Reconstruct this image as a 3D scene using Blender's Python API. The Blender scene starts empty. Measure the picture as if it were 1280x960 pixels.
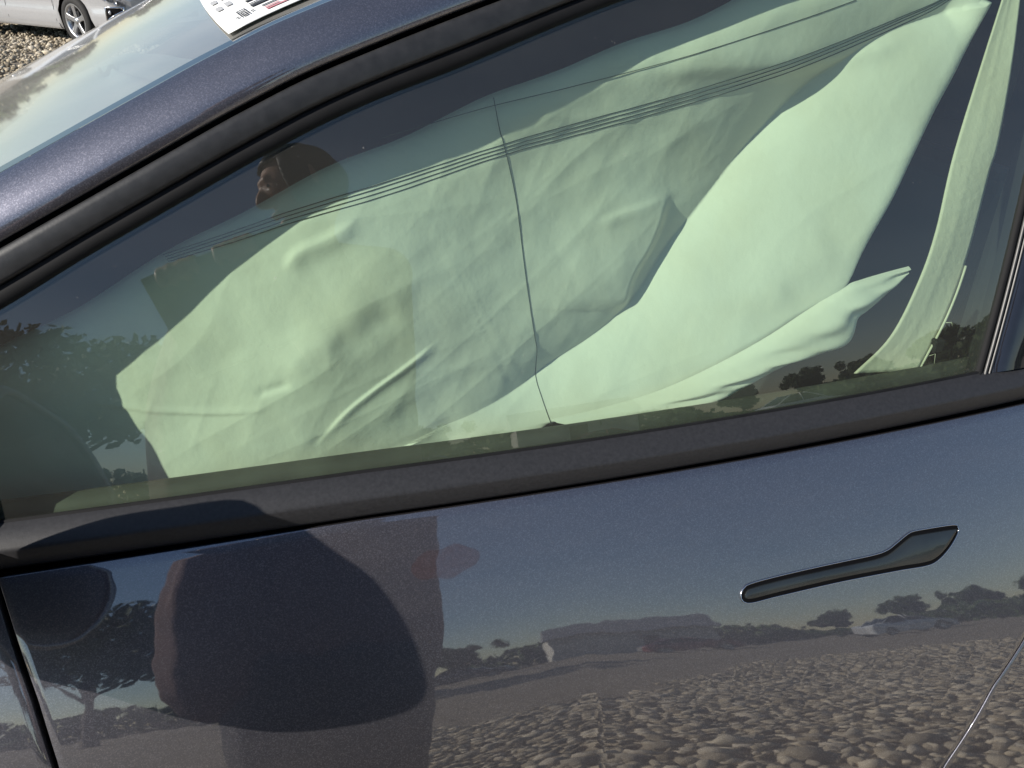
import bpy, bmesh, math, random
import numpy as np
from mathutils import Vector, Matrix

# ---------------------------------------------------------------- camera, sky, sun, exposure
SC = bpy.context.scene
COL = SC.collection
rng = np.random.default_rng(7)
random.seed(7)

PITCH, YAW, ROLL = math.radians(30), math.radians(15), math.radians(0)
F_ = np.array([math.sin(YAW)*math.cos(PITCH), math.cos(YAW)*math.cos(PITCH), -math.sin(PITCH)])
R_ = np.array([math.cos(YAW), -math.sin(YAW), 0.0])
U_ = np.cross(R_, F_)
CAM = np.array([-0.1450, -0.5411, 1.3701])
cd = bpy.data.cameras.new('camera'); cam = bpy.data.objects.new('camera', cd); COL.objects.link(cam)
cd.sensor_fit = 'HORIZONTAL'; cd.sensor_width = 36.0; cd.lens = 36.0*1000/1280
cd.clip_start = 0.003; cd.clip_end = 2000
M = Matrix(((R_[0], U_[0], -F_[0], CAM[0]), (R_[1], U_[1], -F_[1], CAM[1]), (R_[2], U_[2], -F_[2], CAM[2]), (0, 0, 0, 1)))
cam.matrix_world = M
SC.camera = cam

SUN_AZ, SUN_EL = math.radians(18), math.radians(28)          # the light travels towards +x, +y, down
LDIR = Vector((math.cos(SUN_EL)*math.cos(SUN_AZ), math.cos(SUN_EL)*math.sin(SUN_AZ), -math.sin(SUN_EL)))
wd = bpy.data.worlds.new('World'); SC.world = wd; wd.use_nodes = True
wn = wd.node_tree
sky = wn.nodes.new('ShaderNodeTexSky'); sky.sky_type = 'NISHITA'; sky.sun_disc = False
sky.sun_elevation = SUN_EL; sky.sun_rotation = math.atan2(-LDIR.x, -LDIR.y)
sky.air_density = 1.0; sky.dust_density = 0.25; sky.ozone_density = 2.0
wn.nodes['Background'].inputs[1].default_value = 0.095
wn.links.new(sky.outputs[0], wn.nodes['Background'].inputs[0])
sd = bpy.data.lights.new('sun', 'SUN'); sd.energy = 5.0; sd.angle = math.radians(0.5); sd.color = (1.0, 0.94, 0.85)
so = bpy.data.objects.new('sun', sd); COL.objects.link(so)
so.rotation_euler = LDIR.to_track_quat('-Z', 'Y').to_euler()
so.location = (-8, -4, 6)
SC.view_settings.view_transform = 'Standard'; SC.view_settings.look = 'None'
SC.view_settings.exposure = 0.3; SC.view_settings.gamma = 1.0
SC.view_settings.use_curve_mapping = False
SC.render.engine = 'CYCLES'
SC.cycles.transparent_max_bounces = 16
SC.cycles.max_bounces = 8
SC.cycles.caustics_reflective = False; SC.cycles.caustics_refractive = False

# ---------------------------------------------------------------- helpers
def mesh_obj(name, verts, faces, mat, parent=None, smooth=True):
    me = bpy.data.meshes.new(name)
    me.from_pydata([tuple(map(float, v)) for v in verts], [], [tuple(map(int, f)) for f in faces])
    me.validate()
    if smooth: me.polygons.foreach_set('use_smooth', [True]*len(me.polygons))
    if mat: me.materials.append(mat)
    o = bpy.data.objects.new(name, me); COL.objects.link(o)
    if parent: o.parent = parent
    return o

def np_obj(name, V, F, mat, parent=None, smooth=True):
    """fast mesh from numpy arrays; every face has the same number of corners"""
    V = np.asarray(V, dtype=np.float32); F = np.asarray(F, dtype=np.int32)
    me = bpy.data.meshes.new(name)
    me.vertices.add(len(V)); me.vertices.foreach_set('co', V.ravel())
    n = F.shape[1]
    me.loops.add(F.size); me.loops.foreach_set('vertex_index', F.ravel())
    me.polygons.add(len(F)); me.polygons.foreach_set('loop_start', np.arange(0, F.size, n, dtype=np.int32))
    me.polygons.foreach_set('loop_total', np.full(len(F), n, dtype=np.int32))
    if smooth: me.polygons.foreach_set('use_smooth', np.ones(len(F), dtype=bool))
    me.update(calc_edges=True)
    if mat: me.materials.append(mat)
    o = bpy.data.objects.new(name, me); COL.objects.link(o)
    if parent: o.parent = parent
    return o

def grid_faces(n, m, flip=False, closed=False):
    i = np.arange(n-1)[:, None]; j = np.arange(m if closed else m-1)[None, :]
    jn = (j+1) % m
    a = i*m+j; b = i*m+jn; c = (i+1)*m+jn; d = (i+1)*m+j
    f = np.stack([a, b, c, d], -1).reshape(-1, 4)
    return f[:, ::-1] if flip else f

def grid_obj(name, P, mat, parent=None, flip=False, closed=False, smooth=True):
    P = np.asarray(P); n, m, _ = P.shape
    return np_obj(name, P.reshape(-1, 3), grid_faces(n, m, flip, closed), mat, parent, smooth)

def solid(o, t, off=-1, bev=0):
    s = o.modifiers.new('s', 'SOLIDIFY'); s.thickness = t; s.offset = off
    if bev:
        b = o.modifiers.new('b', 'BEVEL'); b.width = bev; b.segments = 2; b.limit_method = 'ANGLE'; b.angle_limit = math.radians(50)
    return o

def box(name, lo, hi, mat, parent=None, bev=0.0):
    x0, y0, z0 = lo; x1, y1, z1 = hi
    v = [(x0,y0,z0),(x1,y0,z0),(x1,y1,z0),(x0,y1,z0),(x0,y0,z1),(x1,y0,z1),(x1,y1,z1),(x0,y1,z1)]
    f = [(0,3,2,1),(4,5,6,7),(0,1,5,4),(1,2,6,5),(2,3,7,6),(3,0,4,7)]
    o = mesh_obj(name, v, f, mat, parent, smooth=False)
    if bev:
        b = o.modifiers.new('b', 'BEVEL'); b.width = bev; b.segments = 3
    return o

def tube_arrays(P, r, k=8, closed=False, caps=True):
    P = np.asarray(P, float); n = len(P)
    r = np.broadcast_to(np.asarray(r, float), (n,))
    T = np.roll(P, -1, 0)-np.roll(P, 1, 0) if closed else np.gradient(P, axis=0)
    T /= np.linalg.norm(T, axis=1)[:, None]+1e-12
    ref = np.array([0, 0, 1.0]) if abs(T[0][2]) < .9 else np.array([1.0, 0, 0])
    A = np.cross(T, ref); A /= np.linalg.norm(A, axis=1)[:, None]+1e-12
    B = np.cross(T, A)
    th = np.linspace(0, 2*np.pi, k, endpoint=False)
    V = P[:, None]+r[:, None, None]*(np.cos(th)[None, :, None]*A[:, None]+np.sin(th)[None, :, None]*B[:, None])
    V = V.reshape(-1, 3)
    if closed:
        V2 = np.concatenate([V, V[:k]]); Fc = grid_faces(n+1, k, False, True) % (n*k)
        return V, Fc
    return V, grid_faces(n, k, False, True)

def tube(name, P, r, mat, parent=None, k=8, closed=False):
    V, Fc = tube_arrays(P, r, k, closed)
    faces = [tuple(f) for f in Fc]
    n = len(V)//k
    if not closed: faces += [tuple(range(k))[::-1], tuple(range((n-1)*k, n*k))]
    return mesh_obj(name, V, faces, mat, parent)

def lathe(name, prof, mat, parent=None, k=40, axis='y'):
    prof = np.asarray(prof, float); th = np.linspace(0, 2*np.pi, k, endpoint=False)
    V = np.zeros((len(prof), k, 3))
    V[..., 0] = prof[:, 0, None]*np.cos(th); V[..., 2] = prof[:, 0, None]*np.sin(th); V[..., 1] = prof[:, 1, None]
    return grid_obj(name, V, mat, parent, closed=True)

def spline(pts, n):
    """Catmull-Rom resample of a polyline to n points evenly by arc length"""
    p = np.asarray(pts, float)
    q = np.vstack([2*p[0]-p[1], p, 2*p[-1]-p[-2]])
    out = []
    for i in range(1, len(q)-2):
        t = np.linspace(0, 1, 24, endpoint=False)[:, None]
        a, b, c, d = q[i-1], q[i], q[i+1], q[i+2]
        out.append(.5*((2*b)+(c-a)*t+(2*a-5*b+4*c-d)*t*t+(3*b-a-3*c+d)*t**3))
    out = np.vstack(out+[p[-1:]])
    s = np.concatenate([[0], np.cumsum(np.linalg.norm(np.diff(out, axis=0), axis=1))])
    u = np.linspace(0, s[-1], n)
    return np.stack([np.interp(u, s, out[:, k]) for k in range(p.shape[1])], 1)

def empty(name, label, cat, loc=(0, 0, 0), rz=0.0, group=None):
    o = bpy.data.objects.new(name, None); COL.objects.link(o)
    o.location = loc; o.rotation_euler = (0, 0, rz); o.empty_display_size = .1
    o['label'] = label; o['category'] = cat
    if group: o['group'] = group
    return o

def tag(o, label, cat, group=None):
    o['label'] = label; o['category'] = cat
    if group: o['group'] = group
    return o

def copy_tree(o, parent=None):
    c = o.copy(); COL.objects.link(c); c.parent = parent
    for ch in list(o.children): copy_tree(ch, c)
    return c

# ---------------------------------------------------------------- materials
def new_mat(name):
    m = bpy.data.materials.new(name); m.use_nodes = True
    nt = m.node_tree; b = nt.nodes['Principled BSDF']
    return m, nt, b

def N(nt, t, **kw):
    n = nt.nodes.new(t)
    for k, v in kw.items(): setattr(n, k, v)
    return n

def simple(name, col, rough=.5, metal=0., spec=.5, noise=0., nscale=60., bump=0., bscale=300., coat=0.):
    m, nt, b = new_mat(name)
    b.inputs['Base Color'].default_value = (*col, 1); b.inputs['Roughness'].default_value = rough
    b.inputs['Metallic'].default_value = metal; b.inputs['Specular IOR Level'].default_value = spec
    if coat: b.inputs['Coat Weight'].default_value = coat; b.inputs['Coat Roughness'].default_value = .03
    tc = N(nt, 'ShaderNodeTexCoord')
    if noise:
        n = N(nt, 'ShaderNodeTexNoise'); n.inputs['Scale'].default_value = nscale; n.inputs['Detail'].default_value = 5
        nt.links.new(tc.outputs['Object'], n.inputs['Vector'])
        r = N(nt, 'ShaderNodeMapRange'); r.inputs[1].default_value = .3; r.inputs[2].default_value = .7
        r.inputs[3].default_value = 1-noise; r.inputs[4].default_value = 1+noise
        nt.links.new(n.outputs[0], r.inputs[0])
        mx = N(nt, 'ShaderNodeMix', data_type='RGBA', blend_type='MULTIPLY'); mx.inputs[0].default_value = 1
        mx.inputs[6].default_value = (*col, 1); nt.links.new(r.outputs[0], mx.inputs[7])
        nt.links.new(mx.outputs[2], b.inputs['Base Color'])
        rr = N(nt, 'ShaderNodeMapRange'); rr.inputs[3].default_value = max(0, rough-.1*noise*2); rr.inputs[4].default_value = min(1, rough+.1*noise*2)
        nt.links.new(n.outputs[0], rr.inputs[0]); nt.links.new(rr.outputs[0], b.inputs['Roughness'])
    if bump:
        n2 = N(nt, 'ShaderNodeTexNoise'); n2.inputs['Scale'].default_value = bscale; n2.inputs['Detail'].default_value = 3
        nt.links.new(tc.outputs['Object'], n2.inputs['Vector'])
        bp = N(nt, 'ShaderNodeBump'); bp.inputs['Strength'].default_value = bump; bp.inputs['Distance'].default_value = .001
        nt.links.new(n2.outputs[0], bp.inputs['Height']); nt.links.new(bp.outputs[0], b.inputs['Normal'])
    return m

def paint_mat(name, col, flake, metal=.35, rough=.42, dust=.10):
    """metallic car paint: pigment with tiny flakes under a clear coat, thin road dust on top"""
    m, nt, b = new_mat(name)
    tc = N(nt, 'ShaderNodeTexCoord')
    v = N(nt, 'ShaderNodeTexVoronoi'); v.inputs['Scale'].default_value = 1300
    nt.links.new(tc.outputs['Object'], v.inputs['Vector'])
    sep = N(nt, 'ShaderNodeSeparateColor'); nt.links.new(v.outputs['Color'], sep.inputs[0])
    ramp = N(nt, 'ShaderNodeValToRGB'); e = ramp.color_ramp.elements
    e[0].position = .0; e[0].color = (*[c*.75 for c in col], 1)
    e[1].position = 1.; e[1].color = (*flake, 1)
    k = ramp.color_ramp.elements.new(.72); k.color = (*col, 1)
    nt.links.new(sep.outputs[0], ramp.inputs[0])
    dn = N(nt, 'ShaderNodeTexNoise'); dn.inputs['Scale'].default_value = 9; dn.inputs['Detail'].default_value = 9; dn.inputs['Roughness'].default_value = .65
    dmp = N(nt, 'ShaderNodeMapping'); dmp.inputs['Scale'].default_value = (.45, 1, 2.2); dmp.inputs['Rotation'].default_value = (0, -.08, 0)
    nt.links.new(tc.outputs['Object'], dmp.inputs[0]); nt.links.new(dmp.outputs[0], dn.inputs['Vector'])
    dm = N(nt, 'ShaderNodeMapRange'); dm.inputs[1].default_value = .35; dm.inputs[2].default_value = .75
    dm.inputs[3].default_value = dust*.35; dm.inputs[4].default_value = dust
    nt.links.new(dn.outputs[0], dm.inputs[0])
    sp = N(nt, 'ShaderNodeTexNoise'); sp.inputs['Scale'].default_value = 420; sp.inputs['Detail'].default_value = 2
    nt.links.new(tc.outputs['Object'], sp.inputs['Vector'])
    sm = N(nt, 'ShaderNodeMapRange'); sm.inputs[1].default_value = .68; sm.inputs[2].default_value = .76
    sm.inputs[3].default_value = 0; sm.inputs[4].default_value = .09
    nt.links.new(sp.outputs[0], sm.inputs[0])
    ad = N(nt, 'ShaderNodeMath', operation='ADD'); nt.links.new(dm.outputs[0], ad.inputs[0]); nt.links.new(sm.outputs[0], ad.inputs[1])
    nt.links.new(ramp.outputs[0], b.inputs['Base Color'])
    b.inputs['Metallic'].default_value = metal; b.inputs['Roughness'].default_value = rough
    b.inputs['Coat Weight'].default_value = 1; b.inputs['Coat Roughness'].default_value = .022; b.inputs['Coat IOR'].default_value = 2.3
    bp = N(nt, 'ShaderNodeBump'); bp.inputs['Strength'].default_value = .12; bp.inputs['Distance'].default_value = .0003
    nt.links.new(sep.outputs[1], bp.inputs['Height']); nt.links.new(bp.outputs[0], b.inputs['Normal'])
    op = N(nt, 'ShaderNodeTexNoise'); op.inputs['Scale'].default_value = 55; op.inputs['Detail'].default_value = 1
    nt.links.new(tc.outputs['Object'], op.inputs['Vector'])
    ob = N(nt, 'ShaderNodeBump'); ob.inputs['Strength'].default_value = .10; ob.inputs['Distance'].default_value = .0006
    nt.links.new(op.outputs[0], ob.inputs['Height']); nt.links.new(ob.outputs[0], b.inputs['Coat Normal'])
    df = N(nt, 'ShaderNodeBsdfDiffuse'); df.inputs[0].default_value = (.42, .36, .30, 1)
    mx = N(nt, 'ShaderNodeMixShader'); out = nt.nodes['Material Output']
    nt.links.new(ad.outputs[0], mx.inputs[0]); nt.links.new(b.outputs[0], mx.inputs[1]); nt.links.new(df.outputs[0], mx.inputs[2])
    nt.links.new(mx.outputs[0], out.inputs[0])
    return m

def glass_mat(name, tint, refl=1.7, dust=.02, base=.04, speck=.25, film=.3, blur=.004):
    """thin tinted pane: tinted see-through plus a mirror layer by Schlick's law, and specks of dust"""
    m = bpy.data.materials.new(name); m.use_nodes = True; nt = m.node_tree
    nt.nodes.remove(nt.nodes['Principled BSDF']); out = nt.nodes['Material Output']
    g = N(nt, 'ShaderNodeNewGeometry')
    dp = N(nt, 'ShaderNodeVectorMath', operation='DOT_PRODUCT')
    nt.links.new(g.outputs['Normal'], dp.inputs[0]); nt.links.new(g.outputs['Incoming'], dp.inputs[1])
    ab = N(nt, 'ShaderNodeMath', operation='ABSOLUTE'); nt.links.new(dp.outputs['Value'], ab.inputs[0])
    om = N(nt, 'ShaderNodeMath', operation='SUBTRACT'); om.inputs[0].default_value = 1; nt.links.new(ab.outputs[0], om.inputs[1])
    pw = N(nt, 'ShaderNodeMath', operation='POWER'); pw.inputs[1].default_value = 5; nt.links.new(om.outputs[0], pw.inputs[0])
    ma = N(nt, 'ShaderNodeMath', operation='MULTIPLY_ADD'); ma.inputs[1].default_value = 1-base; ma.inputs[2].default_value = base
    nt.links.new(pw.outputs[0], ma.inputs[0])
    mu = N(nt, 'ShaderNodeMath', operation='MULTIPLY', use_clamp=True); mu.inputs[1].default_value = refl; nt.links.new(ma.outputs[0], mu.inputs[0])
    tr = N(nt, 'ShaderNodeBsdfTransparent'); tr.inputs[0].default_value = (*tint, 1)
    gl = N(nt, 'ShaderNodeBsdfGlossy'); gl.inputs['Roughness'].default_value = blur; gl.inputs['Color'].default_value = (1, 1, 1, 1)
    mx = N(nt, 'ShaderNodeMixShader')
    nt.links.new(mu.outputs[0], mx.inputs[0]); nt.links.new(tr.outputs[0], mx.inputs[1]); nt.links.new(gl.outputs[0], mx.inputs[2])
    tc = N(nt, 'ShaderNodeTexCoord')
    n1 = N(nt, 'ShaderNodeTexNoise'); n1.inputs['Scale'].default_value = 9; n1.inputs['Detail'].default_value = 7
    mp = N(nt, 'ShaderNodeMapping'); mp.inputs['Rotation'].default_value = (0, .5, 0); mp.inputs['Scale'].default_value = (.45, 1, 1.6)
    nt.links.new(tc.outputs['Object'], mp.inputs[0]); nt.links.new(mp.outputs[0], n1.inputs['Vector'])
    r1 = N(nt, 'ShaderNodeMapRange'); r1.inputs[1].default_value = .3; r1.inputs[2].default_value = .8; r1.inputs[3].default_value = dust*film; r1.inputs[4].default_value = dust
    nt.links.new(n1.outputs[0], r1.inputs[0])
    n2 = N(nt, 'ShaderNodeTexNoise'); n2.inputs['Scale'].default_value = 240; n2.inputs['Detail'].default_value = 2
    nt.links.new(tc.outputs['Object'], n2.inputs['Vector'])
    r2 = N(nt, 'ShaderNodeMapRange'); r2.inputs[1].default_value = .74; r2.inputs[2].default_value = .80; r2.inputs[3].default_value = 0; r2.inputs[4].default_value = speck
    nt.links.new(n2.outputs[0], r2.inputs[0])
    ad = N(nt, 'ShaderNodeMath', operation='ADD'); nt.links.new(r1.outputs[0], ad.inputs[0]); nt.links.new(r2.outputs[0], ad.inputs[1])
    df = N(nt, 'ShaderNodeBsdfDiffuse'); df.inputs[0].default_value = (.62, .60, .55, 1)
    m2 = N(nt, 'ShaderNodeMixShader'); nt.links.new(ad.outputs[0], m2.inputs[0]); nt.links.new(mx.outputs[0], m2.inputs[1]); nt.links.new(df.outputs[0], m2.inputs[2])
    nt.links.new(m2.outputs[0], out.inputs[0])
    return m

def clear_mat(name, tint):
    m = bpy.data.materials.new(name); m.use_nodes = True; nt = m.node_tree
    nt.nodes.remove(nt.nodes['Principled BSDF'])
    tr = N(nt, 'ShaderNodeBsdfTransparent'); tr.inputs[0].default_value = (*tint, 1)
    nt.links.new(tr.outputs[0], nt.nodes['Material Output'].inputs[0])
    return m

def fabric_mat(name, col, trans=.06, bump=.15):
    m, nt, b = new_mat(name)
    tc = N(nt, 'ShaderNodeTexCoord')
    n = N(nt, 'ShaderNodeTexNoise'); n.inputs['Scale'].default_value = 14; n.inputs['Detail'].default_value = 6
    nt.links.new(tc.outputs['Object'], n.inputs['Vector'])
    rp = N(nt, 'ShaderNodeValToRGB'); e = rp.color_ramp.elements
    e[0].position = .25; e[0].color = (col[0]*.94, col[1]*.92, col[2]*.88, 1); e[1].position = .6; e[1].color = (*col, 1)
    nt.links.new(n.outputs[0], rp.inputs[0]); nt.links.new(rp.outputs[0], b.inputs['Base Color'])
    b.inputs['Roughness'].default_value = .9; b.inputs['Specular IOR Level'].default_value = .2
    w = N(nt, 'ShaderNodeTexNoise'); w.inputs['Scale'].default_value = 120; w.inputs['Detail'].default_value = 5
    nt.links.new(tc.outputs['Object'], w.inputs['Vector'])
    bp = N(nt, 'ShaderNodeBump'); bp.inputs['Strength'].default_value = bump; bp.inputs['Distance'].default_value = .002
    nt.links.new(w.outputs[0], bp.inputs['Height']); nt.links.new(bp.outputs[0], b.inputs['Normal'])
    tl = N(nt, 'ShaderNodeBsdfTranslucent'); nt.links.new(rp.outputs[0], tl.inputs[0])
    mx = N(nt, 'ShaderNodeMixShader'); mx.inputs[0].default_value = trans
    nt.links.new(b.outputs[0], mx.inputs[1]); nt.links.new(tl.outputs[0], mx.inputs[2]); nt.links.new(mx.outputs[0], nt.nodes['Material Output'].inputs[0])
    return m

def island_mat(name, cols, rough=.85, bump=.5, bscale=40.):
    m, nt, b = new_mat(name)
    g = N(nt, 'ShaderNodeNewGeometry'); rp = N(nt, 'ShaderNodeValToRGB')
    e = rp.color_ramp.elements
    e[0].color = (*cols[0], 1); e[1].color = (*cols[-1], 1)
    for i, c in enumerate(cols[1:-1]): k = e.new((i+1)/(len(cols)-1)); k.color = (*c, 1)
    nt.links.new(g.outputs['Random Per Island'], rp.inputs[0])
    tc = N(nt, 'ShaderNodeTexCoord'); n = N(nt, 'ShaderNodeTexNoise'); n.inputs['Scale'].default_value = bscale; n.inputs['Detail'].default_value = 4
    nt.links.new(tc.outputs['Object'], n.inputs['Vector'])
    mr = N(nt, 'ShaderNodeMapRange'); mr.inputs[3].default_value = .7; mr.inputs[4].default_value = 1.3; nt.links.new(n.outputs[0], mr.inputs[0])
    mx = N(nt, 'ShaderNodeMix', data_type='RGBA', blend_type='MULTIPLY'); mx.inputs[0].default_value = 1
    nt.links.new(rp.outputs[0], mx.inputs[6]); nt.links.new(mr.outputs[0], mx.inputs[7]); nt.links.new(mx.outputs[2], b.inputs['Base Color'])
    b.inputs['Roughness'].default_value = rough; b.inputs['Specular IOR Level'].default_value = .25
    bp = N(nt, 'ShaderNodeBump'); bp.inputs['Strength'].default_value = bump; bp.inputs['Distance'].default_value = .006
    nt.links.new(n.outputs[0], bp.inputs['Height']); nt.links.new(bp.outputs[0], b.inputs['Normal'])
    return m

M_PAINT = paint_mat('slate_blue_metallic_paint', (.132, .132, .164), (.205, .200, .235), metal=.93, rough=.45, dust=.045)
M_SATIN = simple('satin_black_trim', (.026, .026, .027), .40, noise=.2, nscale=120, bump=.06, bscale=500)
M_RUBBER = simple('black_rubber_seal', (.008, .008, .009), .75, spec=.25, noise=.3, nscale=40)
M_BELT = simple('dusty_black_belt_moulding', (.030, .030, .033), .50, spec=.4, noise=.18, nscale=320, bump=.10, bscale=1100)
M_GAP = simple('unlit_gap_black', (.004, .004, .005), .8, spec=.1)
M_SIDEGLASS = glass_mat('green_tinted_side_glass', (.860, .955, .870), refl=2.3, dust=.050, speck=.16, film=.5)
M_INNERGLASS = clear_mat('green_tint_inner_face', (.90, .96, .90))
M_WSGLASS = glass_mat('dusty_windshield_glass', (.80, .92, .86), refl=1.5, dust=.32, speck=.06, film=.5, blur=.05)
M_FRIT = simple('windshield_black_border', (.012, .013, .018), .06, spec=.6, coat=.6, noise=.2)
M_BAG = fabric_mat('white_airbag_cloth', (.82, .80, .73), bump=.18)
M_STRAP = fabric_mat('cream_webbing', (.66, .62, .52), trans=.05, bump=.4)
M_THREAD = simple('dark_thread', (.045, .060, .050), .8)
M_INNER = simple('dark_grey_door_card', (.060, .060, .052), .7, noise=.3, nscale=30)
M_DARK = simple('black_cabin_trim', (.018, .018, .020), .75, spec=.3, noise=.25, nscale=30)
M_SEAT = simple('black_leatherette', (.016, .016, .017), .55, bump=.2, bscale=250)
M_LINER = simple('grey_headlining', (.045, .045, .048), .95, noise=.1)
M_CHROME = simple('bright_metal_edge', (.75, .75, .77), .12, metal=1)
M_HANDLE = simple('dark_grey_handle_face', (.020, .024, .026), .26, spec=.55, noise=.2, nscale=20, coat=.5)
M_MIRRORGLASS = simple('mirror_silver', (.9, .9, .9), .02, metal=1)
M_PAPER = simple('white_paper', (.86, .86, .84), .8, noise=.04)
M_INK = simple('black_ink', (.03, .03, .035), .7)
M_REDINK = simple('faded_red_ink', (.55, .22, .24), .7)
M_GREYINK = simple('pale_grey_ink', (.45, .45, .45), .7)
M_TYRE = simple('tyre_rubber', (.022, .021, .020), .8, noise=.3, nscale=30)
M_RIM = simple('alloy_silver', (.62, .62, .63), .28, metal=.85, noise=.1)
M_DARKGLASS = simple('dark_privacy_glass', (.02, .024, .026), .05, spec=.6)
M_SILVER = simple('silver_car_paint', (.52, .52, .53), .26, metal=.35, coat=.8, noise=.04)
M_CARGLASS = simple('dark_car_glass', (.01, .012, .014), .05, spec=.8)
M_LAMPGLASS = simple('headlamp_lens', (.30, .31, .33), .1, metal=.3, noise=.7, nscale=26, coat=1)
M_STONE = island_mat('river_stone', [(.20,.165,.115), (.50,.42,.30), (.30,.265,.21), (.62,.54,.41), (.16,.135,.10), (.42,.355,.26), (.55,.49,.40)])
M_LEAF = island_mat('tree_leaves', [(.030,.060,.018), (.055,.085,.028), (.075,.105,.040), (.040,.070,.025)], rough=.6, bump=0)
M_BARK = simple('bark', (.10, .075, .055), .95, noise=.4, nscale=12, bump=.8, bscale=30)
M_SKIN = simple('skin', (.42, .23, .15), .5, noise=.1, nscale=40)
M_HAIR = simple('dark_brown_hair', (.020, .014, .010), .5, noise=.4, nscale=90)
M_SHIRT = simple('maroon_brown_shirt', (.17, .100, .090), .9, noise=.2, nscale=20)
M_TROUSER = simple('dark_grey_trousers', (.045, .045, .050), .9, noise=.2, nscale=20)
M_SHOE = simple('black_shoes', (.02, .02, .02), .6)
M_TABLET = simple('black_tablet_case', (.016, .017, .016), .45)
M_SCREEN = simple('dark_glass_screen', (.01, .01, .012), .06)

# ---------------------------------------------------------------- the shape of the blue car's side (metres; x towards its tail, y into it, z up)
BELT = .98
def plan(x): return .09*(x-.1)**2
def glass_y(x, z):
    h = z-BELT
    return plan(x)+.32*h+.22*h*h
_hh = np.linspace(0, .80, 1600)
_Y = np.concatenate([[0], np.cumsum(np.tan(np.radians(np.interp(.5*(_hh[1:]+_hh[:-1]), [0,.06,.12,.157,.2,.25,.35,.6,.8], [33,30,27,25.2,21,14.5,7,0,-8])))*np.diff(_hh))])
def door_y(x, z):
    k = np.minimum(.7*np.maximum(0, x-.05), .5); h = BELT-z
    return plan(x)-np.interp(h/(1+k), _hh, _Y)*(1+k)*(1+.25*np.clip(x-.05, 0, .8))
def surf_n(fn, x, z):
    e = 1e-3
    gx = (fn(x+e, z)-fn(x-e, z))/(2*e); gz = (fn(x, z+e)-fn(x, z-e))/(2*e)
    n = np.stack([gx, -np.ones_like(gx), gz], -1)
    return n/np.linalg.norm(n, axis=-1)[..., None]
def on(fn, xz, off):
    """points on a body surface at x,z, moved outwards (off > 0) along the surface normal"""
    xz = np.asarray(xz, float); x, z = xz[..., 0], xz[..., 1]
    P = np.stack([x, fn(x, z), z], -1)
    return P+surf_n(fn, x, z)*np.asarray(off)[..., None] if np.ndim(off) else P+surf_n(fn, x, z)*off

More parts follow.
